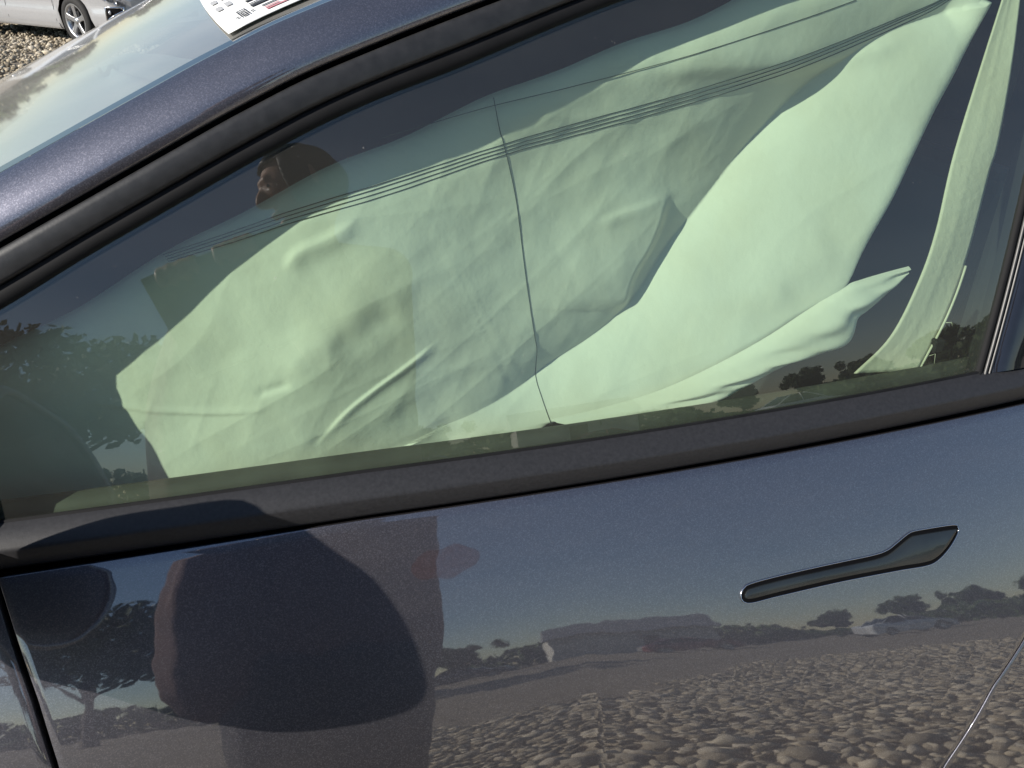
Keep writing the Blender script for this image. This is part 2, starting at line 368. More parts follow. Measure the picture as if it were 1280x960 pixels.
# outlines on the car side, in metres (x, z)
K = {
 'glass_edge': [(-0.5444, 1.0425), (-0.368, 1.1256), (-0.2829, 1.1668), (-0.1241, 1.2366), (-0.1113, 1.2425), (-0.0084, 1.2733), (0.1278, 1.3151)],
 'gap': [(-0.3604, 1.1644), (-0.236, 1.2211), (-0.1716, 1.2519), (-0.107, 1.2732), (0.0318, 1.3169)],
 'valley': [(0.4901, 1.2934), (0.4166, 1.2745), (0.3462, 1.2335), (0.2811, 1.178), (0.2274, 1.1259), (0.1922, 1.0945), (0.152, 1.0526), (0.1082, 1.0249), (0.0662, 1.0063), (0.0235, 0.9857), (-0.0409, 0.9675)],
 'bag_right': [(0.5344, 1.3039), (0.5185, 1.2733), (0.4808, 1.2143), (0.4317, 1.1424), (0.3874, 1.0886), (0.3654, 1.0593), (0.3374, 1.0452), (0.2759, 1.0177), (0.2085, 0.9902), (0.1431, 0.9698), (0.0571, 0.9573)],
 'bag_left': [(-0.3145, 1.1795), (-0.3405, 1.1343), (-0.3424, 1.0925), (-0.3296, 1.0638), (-0.3168, 1.0502), (-0.3185, 1.0344), (-0.3177, 1.0182), (-0.3089, 0.991), (-0.2866, 0.9621), (-0.2675, 0.9522), (-0.2392, 0.8795)],
 'fold_top': [(0.44, 1.0683), (0.4106, 1.0656), (0.3819, 1.0621), (0.3631, 1.0583), (0.3169, 1.0399), (0.272, 1.021), (0.2197, 1.0033), (0.1608, 0.9874), (0.104, 0.9789), (0.0495, 0.9746)],
 'fold_bot': [(0.4381, 1.061), (0.4127, 1.0465), (0.3867, 1.0329), (0.3744, 1.0269), (0.365, 1.0067), (0.335, 1.0015), (0.2984, 0.9973), (0.2626, 0.987), (0.2189, 0.9719), (0.1763, 0.9629)],
 'strap_l': [(0.5534, 1.3101), (0.5189, 1.2418), (0.4814, 1.1663), (0.4581, 1.1031), (0.4377, 1.0607), (0.4053, 1.0116), (0.3638, 0.9811)],
 'strap_r': [(0.5712, 1.3097), (0.5579, 1.2611), (0.5326, 1.1769), (0.522, 1.1523), (0.4968, 1.0767), (0.4726, 1.0259), (0.4371, 0.975)],
 'crease_a': [(-0.0414, 1.0526), (-0.0662, 1.0371), (-0.1036, 1.0157), (-0.1337, 0.9963), (-0.161, 0.9706)],
 'crease_b': [(-0.1732, 1.0301), (-0.1867, 1.0273), (-0.2053, 1.0214)],
 'crease_b2': [(-0.1562, 0.981), (-0.1627, 0.9732)],
 'seam': [(-0.3497, 1.0267), (-0.3219, 1.0237), (-0.2826, 1.0147), (-0.2449, 1.01), (-0.2157, 1.0091), (-0.191, 1.0116)],
 'crease_c': [(-0.1008, 1.1583), (-0.1285, 1.1458), (-0.1539, 1.1366), (-0.1669, 1.1198)],
 'crease_d': [(0.1919, 1.1419), (0.1512, 1.1359), (0.1112, 1.1284)],
 'hump': [(-0.1251, 1.0589), (-0.1394, 1.0626), (-0.1544, 1.0584), (-0.1664, 1.0466), (-0.1749, 1.0323)],
 'pocket': [(0.1924, 1.1546), (0.1849, 1.1335), (0.1727, 1.1076), (0.147, 1.0754), (0.1386, 1.0402)],
 'dip': [(-0.0724, 1.0845), (-0.0972, 1.0775), (-0.1191, 1.0636), (-0.1315, 1.0446)],
 'low': [(0.0662, 1.0063), (0.0235, 0.9857), (-0.0175, 0.9757), (-0.0485, 0.9694)],
 'side_fold': [(-0.0176, 1.2159), (-0.0253, 1.198), (-0.0429, 1.1775), (-0.0622, 1.1589)],
 'top_fold': [(0.4719, 1.2889), (0.3981, 1.2635), (0.3107, 1.2561), (0.2151, 1.2599), (0.1391, 1.2544)],
 'right_dent': [(0.3596, 1.1002), (0.3231, 1.0818), (0.2931, 1.0694), (0.282, 1.0347)],
 't1': [(-0.2568, 1.1415), (-0.2315, 1.1481), (-0.2061, 1.1546), (-0.1806, 1.1615), (-0.1549, 1.1684), (-0.1288, 1.1743), (-0.1022, 1.1796), (-0.0751, 1.1847), (-0.0474, 1.19), (-0.0192, 1.1956), (0.0095, 1.2015), (0.0386, 1.2075), (0.0686, 1.2128), (0.0991, 1.2182), (0.13, 1.2237), (0.1616, 1.2291), (0.1934, 1.235), (0.2258, 1.2413), (0.2574, 1.2482), (0.2895, 1.2555), (0.3242, 1.2631), (0.361, 1.2713), (0.398, 1.2803), (0.434, 1.2901), (0.4684, 1.3004), (0.4999, 1.3125)],
 't2': [(-0.2559, 1.1396), (-0.2306, 1.1461), (-0.2052, 1.1525), (-0.1796, 1.1594), (-0.1538, 1.1659), (-0.1277, 1.1717), (-0.1011, 1.177), (-0.0741, 1.1821), (-0.0463, 1.1874), (-0.0181, 1.193), (0.0106, 1.199), (0.0399, 1.2047), (0.0702, 1.2097), (0.1008, 1.215), (0.1316, 1.2205), (0.1634, 1.2259), (0.1955, 1.2317), (0.2281, 1.238), (0.2605, 1.2447), (0.2922, 1.2523), (0.3263, 1.2603), (0.3628, 1.2689), (0.3996, 1.2783), (0.4355, 1.2884), (0.4693, 1.2992), (0.5, 1.3118)],
 't3': [(-0.2551, 1.1376), (-0.2297, 1.1439), (-0.2042, 1.15), (-0.1786, 1.1568), (-0.1528, 1.1634), (-0.1266, 1.1688), (-0.1, 1.1739), (-0.0729, 1.1789), (-0.0451, 1.1843), (-0.0169, 1.1902), (0.0118, 1.1963), (0.0413, 1.202), (0.0718, 1.2067), (0.1025, 1.2118), (0.1333, 1.2173), (0.1652, 1.2226), (0.1975, 1.2285), (0.2303, 1.2347), (0.2634, 1.2413), (0.2954, 1.249), (0.3288, 1.2574), (0.365, 1.2662), (0.4017, 1.2758), (0.4377, 1.2862), (0.471, 1.2974), (0.5002, 1.3111)],
 't4': [(-0.2542, 1.1357), (-0.2288, 1.1416), (-0.2032, 1.1474), (-0.1775, 1.1543), (-0.1517, 1.1608), (-0.1255, 1.1659), (-0.0988, 1.1707), (-0.0717, 1.1758), (-0.044, 1.1813), (-0.0158, 1.1874), (0.0129, 1.1937), (0.0426, 1.1992), (0.0732, 1.2036), (0.1041, 1.2085), (0.135, 1.214), (0.167, 1.2194), (0.1994, 1.2252), (0.2324, 1.2314), (0.2661, 1.2378), (0.299, 1.2453), (0.332, 1.2539), (0.3677, 1.263), (0.4043, 1.2728), (0.4404, 1.2833), (0.4731, 1.2949), (0.5006, 1.3097)],
 't5': [(-0.0745, 1.2172), (-0.0584, 1.2202), (-0.0421, 1.2234), (-0.0257, 1.2266), (-0.0094, 1.2301), (0.0071, 1.2335), (0.0236, 1.2368), (0.0401, 1.2399), (0.0568, 1.2429), (0.0737, 1.2458), (0.091, 1.2488), (0.1089, 1.2516), (0.1268, 1.2546), (0.145, 1.2576), (0.1626, 1.261), (0.1807, 1.2644), (0.1986, 1.2681), (0.2171, 1.272), (0.2365, 1.2758), (0.256, 1.2799), (0.2755, 1.2841), (0.2957, 1.2884), (0.3158, 1.2928), (0.3359, 1.2974), (0.3566, 1.3023), (0.3773, 1.3073)],
 't6': [(0.0218, 1.2425), (0.0228, 1.2337), (0.024, 1.2247), (0.0255, 1.2157), (0.0279, 1.2066), (0.0301, 1.1972), (0.0323, 1.1876), (0.0343, 1.1779), (0.0359, 1.1684), (0.0371, 1.1589), (0.0379, 1.1495), (0.0385, 1.1398), (0.0392, 1.13), (0.0397, 1.1202), (0.0401, 1.1105), (0.0406, 1.1008), (0.0412, 1.091), (0.042, 1.0809), (0.043, 1.0705), (0.044, 1.0601), (0.0453, 1.0493), (0.047, 1.0376), (0.049, 1.0255), (0.0489, 1.0131), (0.0487, 0.9998), (0.0486, 0.9911), (0.0502, 0.9825), (0.0521, 0.9737), (0.0543, 0.9647), (0.0569, 0.9553)],
 'bpillar': [(0.5386, 1.1343), (0.4887, 0.98)],
 'door_front': [(-0.4048, 0.9295), (-0.3996, 0.8967), (-0.3924, 0.8569), (-0.3861, 0.8063)],
 'door_rear': [(0.4972, 0.747), (0.4567, 0.709), (0.407, 0.6371)],
 'handle': [(0.1923, 0.8399), (0.1948, 0.8467), (0.2041, 0.8504), (0.2452, 0.8522), (0.2951, 0.8526), (0.3317, 0.8524), (0.348, 0.8537), (0.3594, 0.8578), (0.374, 0.8635), (0.3843, 0.8644), (0.4261, 0.8622), (0.4313, 0.8593), (0.4304, 0.854), (0.417, 0.8426), (0.4017, 0.835), (0.3876, 0.8334), (0.3559, 0.8349), (0.2928, 0.8363), (0.2306, 0.8355), (0.1997, 0.8347)],
}
PAPER = dict(corner=(-.1736, .0345), a=(.28, .033), b=(.0161, .275))
SILPOS = (-2.86, 12.95, math.radians(-47))
SMUDGE = (-0.0682, 0.9082)

ZE = [(-.75,.945),(-.69,.974),(-.5444,1.0425),(-.368,1.1256),(-.2829,1.1668),(-.1241,1.2366),(-.0084,1.2733),(.1278,1.3151),(.30,1.355),(.45,1.378),(.56,1.388),(.66,1.392),(.9,1.39),(1.3,1.36)]
ZG = [(-.84,.945),(-.77,.975),(-.60,1.055),(-.3604,1.1644),(-.236,1.2211),(-.1716,1.2495),(-.107,1.2742),(.0318,1.3169),(.2,1.362),(.4,1.398),(.62,1.418),(.9,1.422),(1.3,1.40)]
_ze, _zg = spline(ZE, 400), spline(ZG, 400)
def droop(x): return -.008*np.clip((-.12-x)/.28, 0, 3)**1.3     # the waistline dips a little towards the nose
def z_edge(x): return np.interp(x, _ze[:, 0], _ze[:, 1])
def z_gap(x): return np.interp(x, _zg[:, 0], _zg[:, 1])
YC = .92                                                       # centre plane of the car

# ---------------------------------------------------------------- ground
def ground():
    n = 120
    g = np.linspace(-1, 1, n); s = np.sign(g)*(np.abs(g)**3)*420
    X, Y = np.meshgrid(s, s, indexing='ij')
    Z = .012*np.sin(X*.9+1)*np.cos(Y*.7)-.02
    m, nt, b = new_mat('gravel_bed')
    tc = N(nt, 'ShaderNodeTexCoord'); v = N(nt, 'ShaderNodeTexVoronoi'); v.inputs['Scale'].default_value = 22
    nt.links.new(tc.outputs['Object'], v.inputs['Vector'])
    v2 = N(nt, 'ShaderNodeTexNoise'); v2.inputs['Scale'].default_value = .35; v2.inputs['Detail'].default_value = 6
    nt.links.new(tc.outputs['Object'], v2.inputs['Vector'])
    sc = N(nt, 'ShaderNodeSeparateColor'); nt.links.new(v.outputs['Color'], sc.inputs[0])
    rp = N(nt, 'ShaderNodeValToRGB'); e = rp.color_ramp.elements
    e[0].color = (.15, .125, .095, 1); e[1].color = (.36, .31, .245, 1)
    nt.links.new(sc.outputs[0], rp.inputs[0])
    mr = N(nt, 'ShaderNodeMapRange'); mr.inputs[3].default_value = .75; mr.inputs[4].default_value = 1.25; nt.links.new(v2.outputs[0], mr.inputs[0])
    mx = N(nt, 'ShaderNodeMix', data_type='RGBA', blend_type='MULTIPLY'); mx.inputs[0].default_value = 1
    nt.links.new(rp.outputs[0], mx.inputs[6]); nt.links.new(mr.outputs[0], mx.inputs[7]); nt.links.new(mx.outputs[2], b.inputs['Base Color'])
    b.inputs['Roughness'].default_value = .95; b.inputs['Specular IOR Level'].default_value = .15
    bp = N(nt, 'ShaderNodeBump'); bp.inputs['Strength'].default_value = .5; bp.inputs['Distance'].default_value = .012; bp.invert = True
    nt.links.new(v.outputs['Distance'], bp.inputs['Height']); nt.links.new(bp.outputs[0], b.inputs['Normal'])
    o = grid_obj('ground', np.stack([X, Y, Z], -1), m); o['kind'] = 'structure'
    o['label'] = 'wide beige gravel lot'
ground()

def stones():
    """river-stone gravel as real stones, thick where it is seen near, thinner further off"""
    def base(sub):
        bm = bmesh.new(); bmesh.ops.create_icosphere(bm, subdivisions=sub, radius=1)
        v = np.array([p.co[:] for p in bm.verts]); f = np.array([[q.index for q in p.verts] for p in bm.faces]); bm.free()
        return v, f
    Vs, Fs = [], []; tot = 0
    def add(n, xr, yr, sz, sub, keep):
        nonlocal tot
        v, f = base(sub)
        x = rng.uniform(*xr, n); y = rng.uniform(*yr, n); k = keep(x, y); x, y = x[k], y[k]; n = len(x)
        s = rng.lognormal(math.log(sz), .33, n)
        var = [v*(1+.22*np.sin(v@rng.normal(0, 2.2, 3)+rng.uniform(0, 6)))[:, None]*(1+.12*np.sin(v@rng.normal(0, 4, 3)))[:, None] for _ in range(12)]
        var = np.stack(var)*(1+rng.normal(0, .085, (12, len(v), 1)))              # chipped, angular faces
        var = var[rng.integers(0, 12, n)]
        sc3 = np.stack([s*rng.uniform(.9, 1.5, n), s*rng.uniform(.7, 1.0, n), s*rng.uniform(.5, .85, n)], 1)
        P = var*sc3[:, None]
        a = rng.uniform(0, 6.283, n); t = rng.normal(0, .3, n)
        ct, st = np.cos(t)[:, None], np.sin(t)[:, None]
        P = np.stack([P[..., 0], P[..., 1]*ct-P[..., 2]*st, P[..., 1]*st+P[..., 2]*ct], -1)
        ca, sa = np.cos(a)[:, None], np.sin(a)[:, None]
        P = np.stack([P[..., 0]*ca-P[..., 1]*sa, P[..., 0]*sa+P[..., 1]*ca, P[..., 2]], -1)
        P += np.stack([x, y, -.012+s*.25+rng.uniform(0, .012, n)], -1)[:, None]
        Vs.append(P.reshape(-1, 3)); Fs.append((f[None]+(tot+np.arange(n)*len(v))[:, None, None]).reshape(-1, 3)); tot += n*len(v)
    near = lambda x, y: (y < -.15) & (y > -4.2-1.5*np.maximum(0, x-.9)+.8*np.maximum(0, -x)+.25*np.sin(x*3)+.15*np.sin(x*7.7))
    add(9500, (-1.6, 3.4), (-2.6, -.15), .0235, 1, near)
    add(9000, (-1.6, 3.4), (-4.6, -2.6), .025, 1, near)
    add(9000, (1.5, 7), (-9, -2.6), .027, 1, near)
    add(22000, (-8.5, -1.5), (5.0, 15.5), .020, 1, lambda x, y: (np.abs(x+2.3+.33*(y-8)) < 3.2))
    o = np_obj('gravel', np.concatenate(Vs), np.concatenate(Fs), M_STONE, None, False); o['kind'] = 'stuff'; o['label'] = 'loose beige river stones'
stones()

# ---------------------------------------------------------------- the blue car
car = empty('car', 'dark blue metallic car seen close at its front door, airbag blown behind the window', 'car', (0, 0, 0))

def cols_between(x, zlo, zhi, m):
    t = np.linspace(0, 1, m)[None, :]
    return np.stack([np.repeat(x[:, None], m, 1), zlo[:, None]*(1-t)+zhi[:, None]*t], -1)

FRONT = [(-.4075,.9450),(-.4048,.9295),(-.3996,.8967),(-.3924,.8569),(-.3861,.8063),(-.382,.70),(-.388,.5),(-.40,.27)]
REAR = [(.625,.9450),(.585,.865),(.537,.79),(.4972,.747),(.4567,.709),(.407,.637),(.345,.5),(.30,.27)]
fz = np.array(FRONT)[::-1]; rz_ = np.array(REAR)[::-1]
def x_front(z): return np.interp(z, fz[:, 1], fz[:, 0])
def x_rear(z): return np.interp(z, rz_[:, 1], rz_[:, 0])

def side_panel(name, xl, xr, zt, zb, parent, nx=150, nz=90, mirror=False, mat=M_PAINT, t=.012, arch=None):
    z = np.linspace(zt, zb, nz)
    u = np.linspace(0, 1, nx)[:, None]
    X = xl(z)[None]*(1-u)+xr(z)[None]*u
    Z = np.repeat(z[None], nx, 0)
    if arch:
        cx, cz, r = arch
        low = np.where(np.abs(X-cx) < r, cz+np.sqrt(np.maximum(r*r-(X-cx)**2, 0)), zb)
        Z = zt-(zt-Z)/(zt-zb)*(zt-np.maximum(low, zb))
    if zt > .9: Z = Z+droop(X)*np.clip((Z-zb)/(zt-zb), 0, 1)**5
    P = np.stack([X, door_y(X, Z), Z], -1)
    if mirror: P[..., 1] = 2*YC-P[..., 1]
    o = grid_obj(name, P, mat, parent, flip=mirror)
    return solid(o, t, -1, .0007)

Z_TOP = .9468
door = side_panel('door', lambda z: x_front(z)+.0025, lambda z: x_rear(z)-.0013, Z_TOP, .27, car)
door['label'] = 'dark blue front door with a flush handle and the shadow of the wing mirror'
c = lambda v: (lambda z: np.full_like(z, v))
side_panel('front_wing', c(-1.78), lambda z: x_front(z)-.0025, Z_TOP, .25, car, arch=(-1.16, .33, .37))
side_panel('rear_door', lambda z: x_rear(z)+.0013, c(1.35), Z_TOP, .27, car)
side_panel('sill', c(-.79), c(1.35), .262, .17, car, nz=12)
for nm, a, b_ in (('front_wing', -1.78, -.42), ('door', -.41, .5), ('rear_door', .51, 1.35)):
    side_panel(nm, c(a), c(b_), Z_TOP, .2, car, nx=30, nz=24, mirror=True)
# dark structure behind the shut lines
Xb = np.linspace(-.78, 1.35, 60); Zb = np.linspace(.95, .18, 30); XX, ZZ = np.meshgrid(Xb, Zb, indexing='ij')
o = grid_obj('door_frame', np.stack([XX, door_y(XX, ZZ)+.03, ZZ], -1), M_GAP, car)

# window pane: outer face mirrors and tints, inner face tints
def pane(name, xs, zlo, zhi, parent, lab=None):
    g = cols_between(xs, zlo, zhi, 50)
    P0 = np.stack([g[..., 0], glass_y(g[..., 0], g[..., 1]), g[..., 1]], -1); P1 = P0.copy(); P1[..., 1] += .004
    n = len(xs); F0 = grid_faces(n, 50, True); V = np.concatenate([P0.reshape(-1, 3), P1.reshape(-1, 3)])
    o = np_obj(name, V, np.concatenate([F0, F0[:, ::-1]+n*50]), M_SIDEGLASS, parent)
    o.data.materials.append(M_INNERGLASS)
    idx = np.zeros(2*len(F0), dtype=np.int32); idx[len(F0):] = 1
    o.data.polygons.foreach_set('material_index', idx)
    if lab: o['label'] = lab
    return o
xs = np.linspace(-.70, .618, 170)
pane('window', xs, np.maximum(.962, .98+3.09*(xs-.4887)), z_edge(xs)+.006, car, 'green tinted front window with reflections and dust')
xs = np.linspace(.62, 1.2, 60)
pane('rear_window', xs, np.full(60, .962), z_edge(xs)+.006, car)

for x0, x1 in ((-.66, .50), (.56, 1.18)):
    xs = np.linspace(x0, x1, 40); g = cols_between(xs, np.full(40, .962), z_edge(xs)+.01, 12)
    grid_obj('far_window', np.stack([g[..., 0], 2*YC-glass_y(g[..., 0], g[..., 1]), g[..., 1]], -1), M_DARKGLASS, car)
# trim between pane and pillar: black rubber below, satin strip above
def frame_loft(name, xs, prof, mat, parent):
    P = []
    for t, off in prof:
        z = z_edge(xs)*(1-t)+z_gap(xs)*t
        P.append(on(glass_y, np.stack([xs, z], -1), off))
    return grid_obj(name, np.stack(P, 1), mat, parent)
xs = np.linspace(-.80, 1.25, 260)
frame_loft('window_seal', xs, [(-.02, -.012), (-.02, .001), (.03, .0040), (.15, .0050), (.34, .0058), (.365, .004), (.375, -.012)], M_RUBBER, car)
frame_loft('frame_trim', xs, [(.37, -.012), (.372, .0060), (.39, .0085), (.45, .0094), (.62, .0106), (.80, .0110), (.93, .0104), (.975, .0086), (.99, .004), (.99, -.014)], M_SATIN, car)
frame_loft('gap_strip', xs, [(-.02, -.013), (.9, -.016), (1.15, -.016), (1.6, -.03)], M_GAP, car)

# painted windscreen pillar running on as roof rail
uv, lv = np.array([-.35, .15, .92]), np.array([-.15, .98, .10])
uv = uv/np.linalg.norm(uv); lv = lv/np.linalg.norm(lv)
xs = np.linspace(-.83, 1.28, 280)
G0 = on(glass_y, np.stack([xs, z_gap(xs)], -1), .010)
SEC = [(.0018, .014), (.0020, .0015), (.0045, -.0003), (.0145, .0024), (.0220, .0079), (.0280, .0149), (.0318, .0222), (.0337, .0277), (.0337, .0295), (.028, .032)]
PIL = G0[:, None]+np.array([a*uv+b*lv for a, b in SEC])[None]
grid_obj('windscreen_pillar', PIL, M_PAINT, car)
PM = PIL.copy(); PM[..., 1] = 2*YC-PM[..., 1]
grid_obj('windscreen_pillar', PM, M_PAINT, car, flip=True)
E0 = G0+.0314*uv+.0309*lv
def shell(i, w):
    """windscreen and roof: from the near pillar's edge across to the far one"""
    i = np.asarray(i); w = np.asarray(w)
    e = E0[i]; half = YC-e[:, 1]
    q = 1-((w[None]*2*half[:, None]-half[:, None])/half[:, None])**2
    fade = np.interp(e[:, 0], [.12, .55], [1, 0])
    x = e[:, 0, None]-.10*fade[:, None]*q; y = e[:, 1, None]+w[None]*2*half[:, None]
    z = e[:, 2, None]+(.002+.055*(1-fade[:, None]))*q
    return np.stack([x, y, z], -1)
iw = np.where(xs <= .14)[0]; ir = np.where(xs >= .14)[0]
fw = .017
grid_obj('windscreen_border', shell(iw, np.linspace(0, fw, 6)), M_FRIT, car)
grid_obj('windscreen', shell(iw, fw+(1-2*fw)*(1-np.cos(np.linspace(0, math.pi, 70)))/2), M_WSGLASS, car)['label'] = 'dusty sloping windscreen with a paper sheet on it'
grid_obj('windscreen_border', shell(iw, np.linspace(1-fw, 1, 6)), M_FRIT, car)
solid(grid_obj('roof', shell(ir, np.linspace(0, 1, 40)), M_PAINT, car), .02, -1)

# belt moulding under the window
def belt(name, x0, x1, parent):
    xs = np.linspace(x0, x1, 200)
    sec = [(.006, .976), (-.0005, .9802), (-.0030, .9805), (-.0175, .9680), (-.0190, .9662), (-.0193, .9645), (-.0184, .9505), (-.0172, .9478), (-.006, .946)]
    P = np.stack([np.stack([xs, plan(xs)+dy, z+droop(xs)], -1) for dy, z in sec], 1)
    return grid_obj(name, P, M_BELT, parent, flip=True)
belt('belt_moulding', -.80, .628, car)
belt('belt_moulding', .633, 1.3, car)
# black corner plate where the mirror arm meets the window
u = np.linspace(0, 1, 30)[:, None]; zz_ = np.linspace(.965, 1.104, 16)[None]
xl_ = np.interp(zz_, _ze[:, 1], _ze[:, 0])-.004; xr_ = np.maximum(xl_+.002, np.interp(zz_, [1.0, 1.05, 1.08, 1.104], [-.402, -.409, -.418, -.420]))
g = np.stack([xl_*(1-u)+xr_*u, zz_+0*u], -1)
grid_obj('corner_plate', on(glass_y, g, .004), M_SATIN, car, flip=False)  # added to shade the bag's front end; rear edge shaped for that shade
# the thin dark wiper lip where the pane dives into the door
xs = np.linspace(-.74, .6, 120)
grid_obj('wiper_lip', np.stack([np.stack([xs, plan(xs)+dy, z+droop(xs)], -1) for dy, z in [(.0008, .972), (-.0004, .9822), (-.0024, .9824), (-.0040, .977)]], 1), M_RUBBER, car, flip=True)

# centre pillar: pane edge seal, two thin bright lips, black cover
zs = np.linspace(.978, 1.40, 60); xe = .4887+(zs-.98)/3.09
def strip(name, a, b_, off, mat, bulge=.002):
    P = [on(glass_y, np.stack([xe+a+(b_-a)*t, zs], -1), off+bulge*math.sin(math.pi*t)) for t in np.linspace(0, 1, 5)]
    P = [on(glass_y, np.stack([xe+a, zs], -1), -.012)]+P+[on(glass_y, np.stack([xe+b_, zs], -1), -.012)]
    return grid_obj(name, np.stack(P, 1), mat, car, flip=True)
strip('pane_edge_seal', -.006, .001, .002, M_RUBBER)
strip('pillar_lip', .002, .0055, .003, M_SATIN)
strip('pillar_lip', .0075, .0105, .003, M_SATIN)
strip('pillar_cover', .0125, .075, .004, M_FRIT, .004)

# inside the door: card top seen through the pane, liner, dark cabin
xs = np.linspace(-.74, .66, 120)
sec = [(.012, .92), (.012, .972), (.016, .9785), (.026, .981), (.032, .978), (.036, .970), (.060, .95), (.10, .90), (.11, .40)]
grid_obj('door_card', np.stack([np.stack([xs, plan(xs)+dy, z+droop(xs)], -1) for dy, z in sec], 1), M_INNER, car, flip=True)
xs = np.linspace(-.80, 1.28, 200)
pr = []
for t, dy in [(-.05, .012), (.2, .024), (.6, .05), (1.0, .085), (.9, .12), (-.4, .15), (-1.6, .165), (-4.0, .18)]:
    z = z_edge(xs)*(1-t)+z_gap(xs)*t
    pr.append(np.stack([xs, glass_y(xs, z)+dy, np.maximum(z-.004, .96)], -1))
grid_obj('pillar_liner_dark_drop', np.stack(pr, 1), M_LINER, car, flip=True)  # lower end is an added dark sheet, keeping the view over the bag dark
box('centre_pillar_liner', (.60, .12, .3), (.72, .17, 1.36), M_DARK, car, .02)
box('cabin_floor', (-.9, .02, .16), (1.3, 1.80, .22), M_DARK, car)
box('bulkhead', (1.28, .05, .2), (1.33, 1.75, 1.36), M_DARK, car)
box('firewall', (-.92, .05, .2), (-.86, 1.78, .93), M_DARK, car)
dsec = [(-.95, .955), (-.80, .962), (-.62, .945), (-.50, .915), (-.46, .88), (-.47, .80), (-.55, .72), (-.6, .5)]
ys = np.linspace(.10, 1.74, 30)
grid_obj('dashboard', np.stack([np.stack([np.full_like(ys, x)-.08*(1-((ys-YC)/.82)**2), ys, np.full_like(ys, z)], -1) for x, z in dsec], 1), simple('dash_grey', (.09, .09, .088), .8, noise=.2, nscale=14), car)
cu = np.linspace(.02, math.pi-.02, 24)[:, None]; cv = np.linspace(0, 2*math.pi, 48, endpoint=False)[None]
pw = lambda t: np.sign(t)*np.abs(t)**.7
rad_ = 1+.03*np.sin(7*cv+3*cu)+.02*np.sin(13*cv-5*cu)
PB = np.stack([-.45+.27*pw(np.sin(cu))*pw(np.cos(cv))*rad_, 1.12+.48*pw(np.sin(cu))*pw(np.sin(cv))*rad_, .985+.155*pw(np.cos(cu))*(1+.04*np.sin(5*cv))-.12*(np.abs(np.sin(cu)*np.cos(cv)))*np.sign(-np.cos(cv))*(np.cos(cv) < 0)], -1)
grid_obj('added_pillow', PB, simple('grey_pillow_cloth', (.26, .27, .26), .9, noise=.1, nscale=9), car, closed=True, flip=True)  # added pillow shape; blocks the bright ground beyond, leaving the windscreen evenly grey
# seats
def seat(y):
    pts = np.array([(.10,.50),(.55,.47),(.62,.55),(.72,.80),(.80,1.08),(.83,1.16)])
    b1 = box('seat', (-.02, y-.25, .32), (.62, y+.25, .52), M_SEAT, car, .06)
    bm = [(.52,.48),(.60,.46),(.80,1.08),(.72,1.10)]
    v = [(x, y+s, z) for s in (-.24, .24) for x, z in bm]
    f = [(0,1,2,3),(7,6,5,4),(0,4,5,1),(1,5,6,2),(2,6,7,3),(3,7,4,0)]
    o = mesh_obj('backrest', v, f, M_SEAT, car, smooth=False); b = o.modifiers.new('b', 'BEVEL'); b.width = .035; b.segments = 3
    box('headrest', (.74, y-.13, 1.12), (.84, y+.13, 1.30), M_SEAT, car, .04)
seat(.52); seat(1.30)

# bonnet and cowl
xs = np.linspace(-1.78, -.84, 40); w = np.linspace(0, 1, 30)
B = np.zeros((40, 30, 3))
for i, x in enumerate(xs):
    y0 = plan(x)+.012; t = (-.84-x)/.94
    zc = .985-.02*t-.14*t**2.2
    q = 1-(2*w-1)**2
    B[i] = np.stack([np.full(30, x)-.10*q*(1 if i else 1), y0+w*2*(YC-y0), np.minimum(.95-.02*t**2, zc)+.05*q*(1-.3*t)-.0*w], -1)
solid(grid_obj('bonnet', B, M_PAINT, car), .012, -1)
cw = np.stack([np.stack([np.full(30, a)-.10*(1-(2*w-1)**2), .1+w*1.64, np.full(30, z)], -1) for a, z in ((-.86, .96), (-.76, .955))], 0)
grid_obj('cowl_panel', cw, M_DARK, car, flip=True)

# door handle: dark recess, face plate, bright rim  (sub-parts of the door)
HO = np.array(K['handle'])
def closed_spline(p, n):
    q = np.vstack([p[-2:], p, p[:3]]); s = spline(q, n*3)
    d = np.concatenate([[0], np.cumsum(np.linalg.norm(np.diff(s, axis=0), axis=1))])
    i0 = np.argmin(np.linalg.norm(s[:n]-p[0], axis=1)); i1 = len(s)//2+np.argmin(np.linalg.norm(s[len(s)//2:]-p[0], axis=1))
    u = np.linspace(d[i0], d[i1], n, endpoint=False)
    return np.stack([np.interp(u, d, s[:, k]) for k in range(2)], 1)
HL = closed_spline(HO, 120)
def inset(L, d):
    t = np.roll(L, -1, 0)-np.roll(L, 1, 0); t /= np.linalg.norm(t, axis=1)[:, None]
    n = np.stack([-t[:, 1], t[:, 0]], 1)
    area = .5*np.sum(L[:, 0]*np.roll(L[:, 1], -1)-np.roll(L[:, 0], -1)*L[:, 1])
    return L+n*d*(1 if area > 0 else -1)
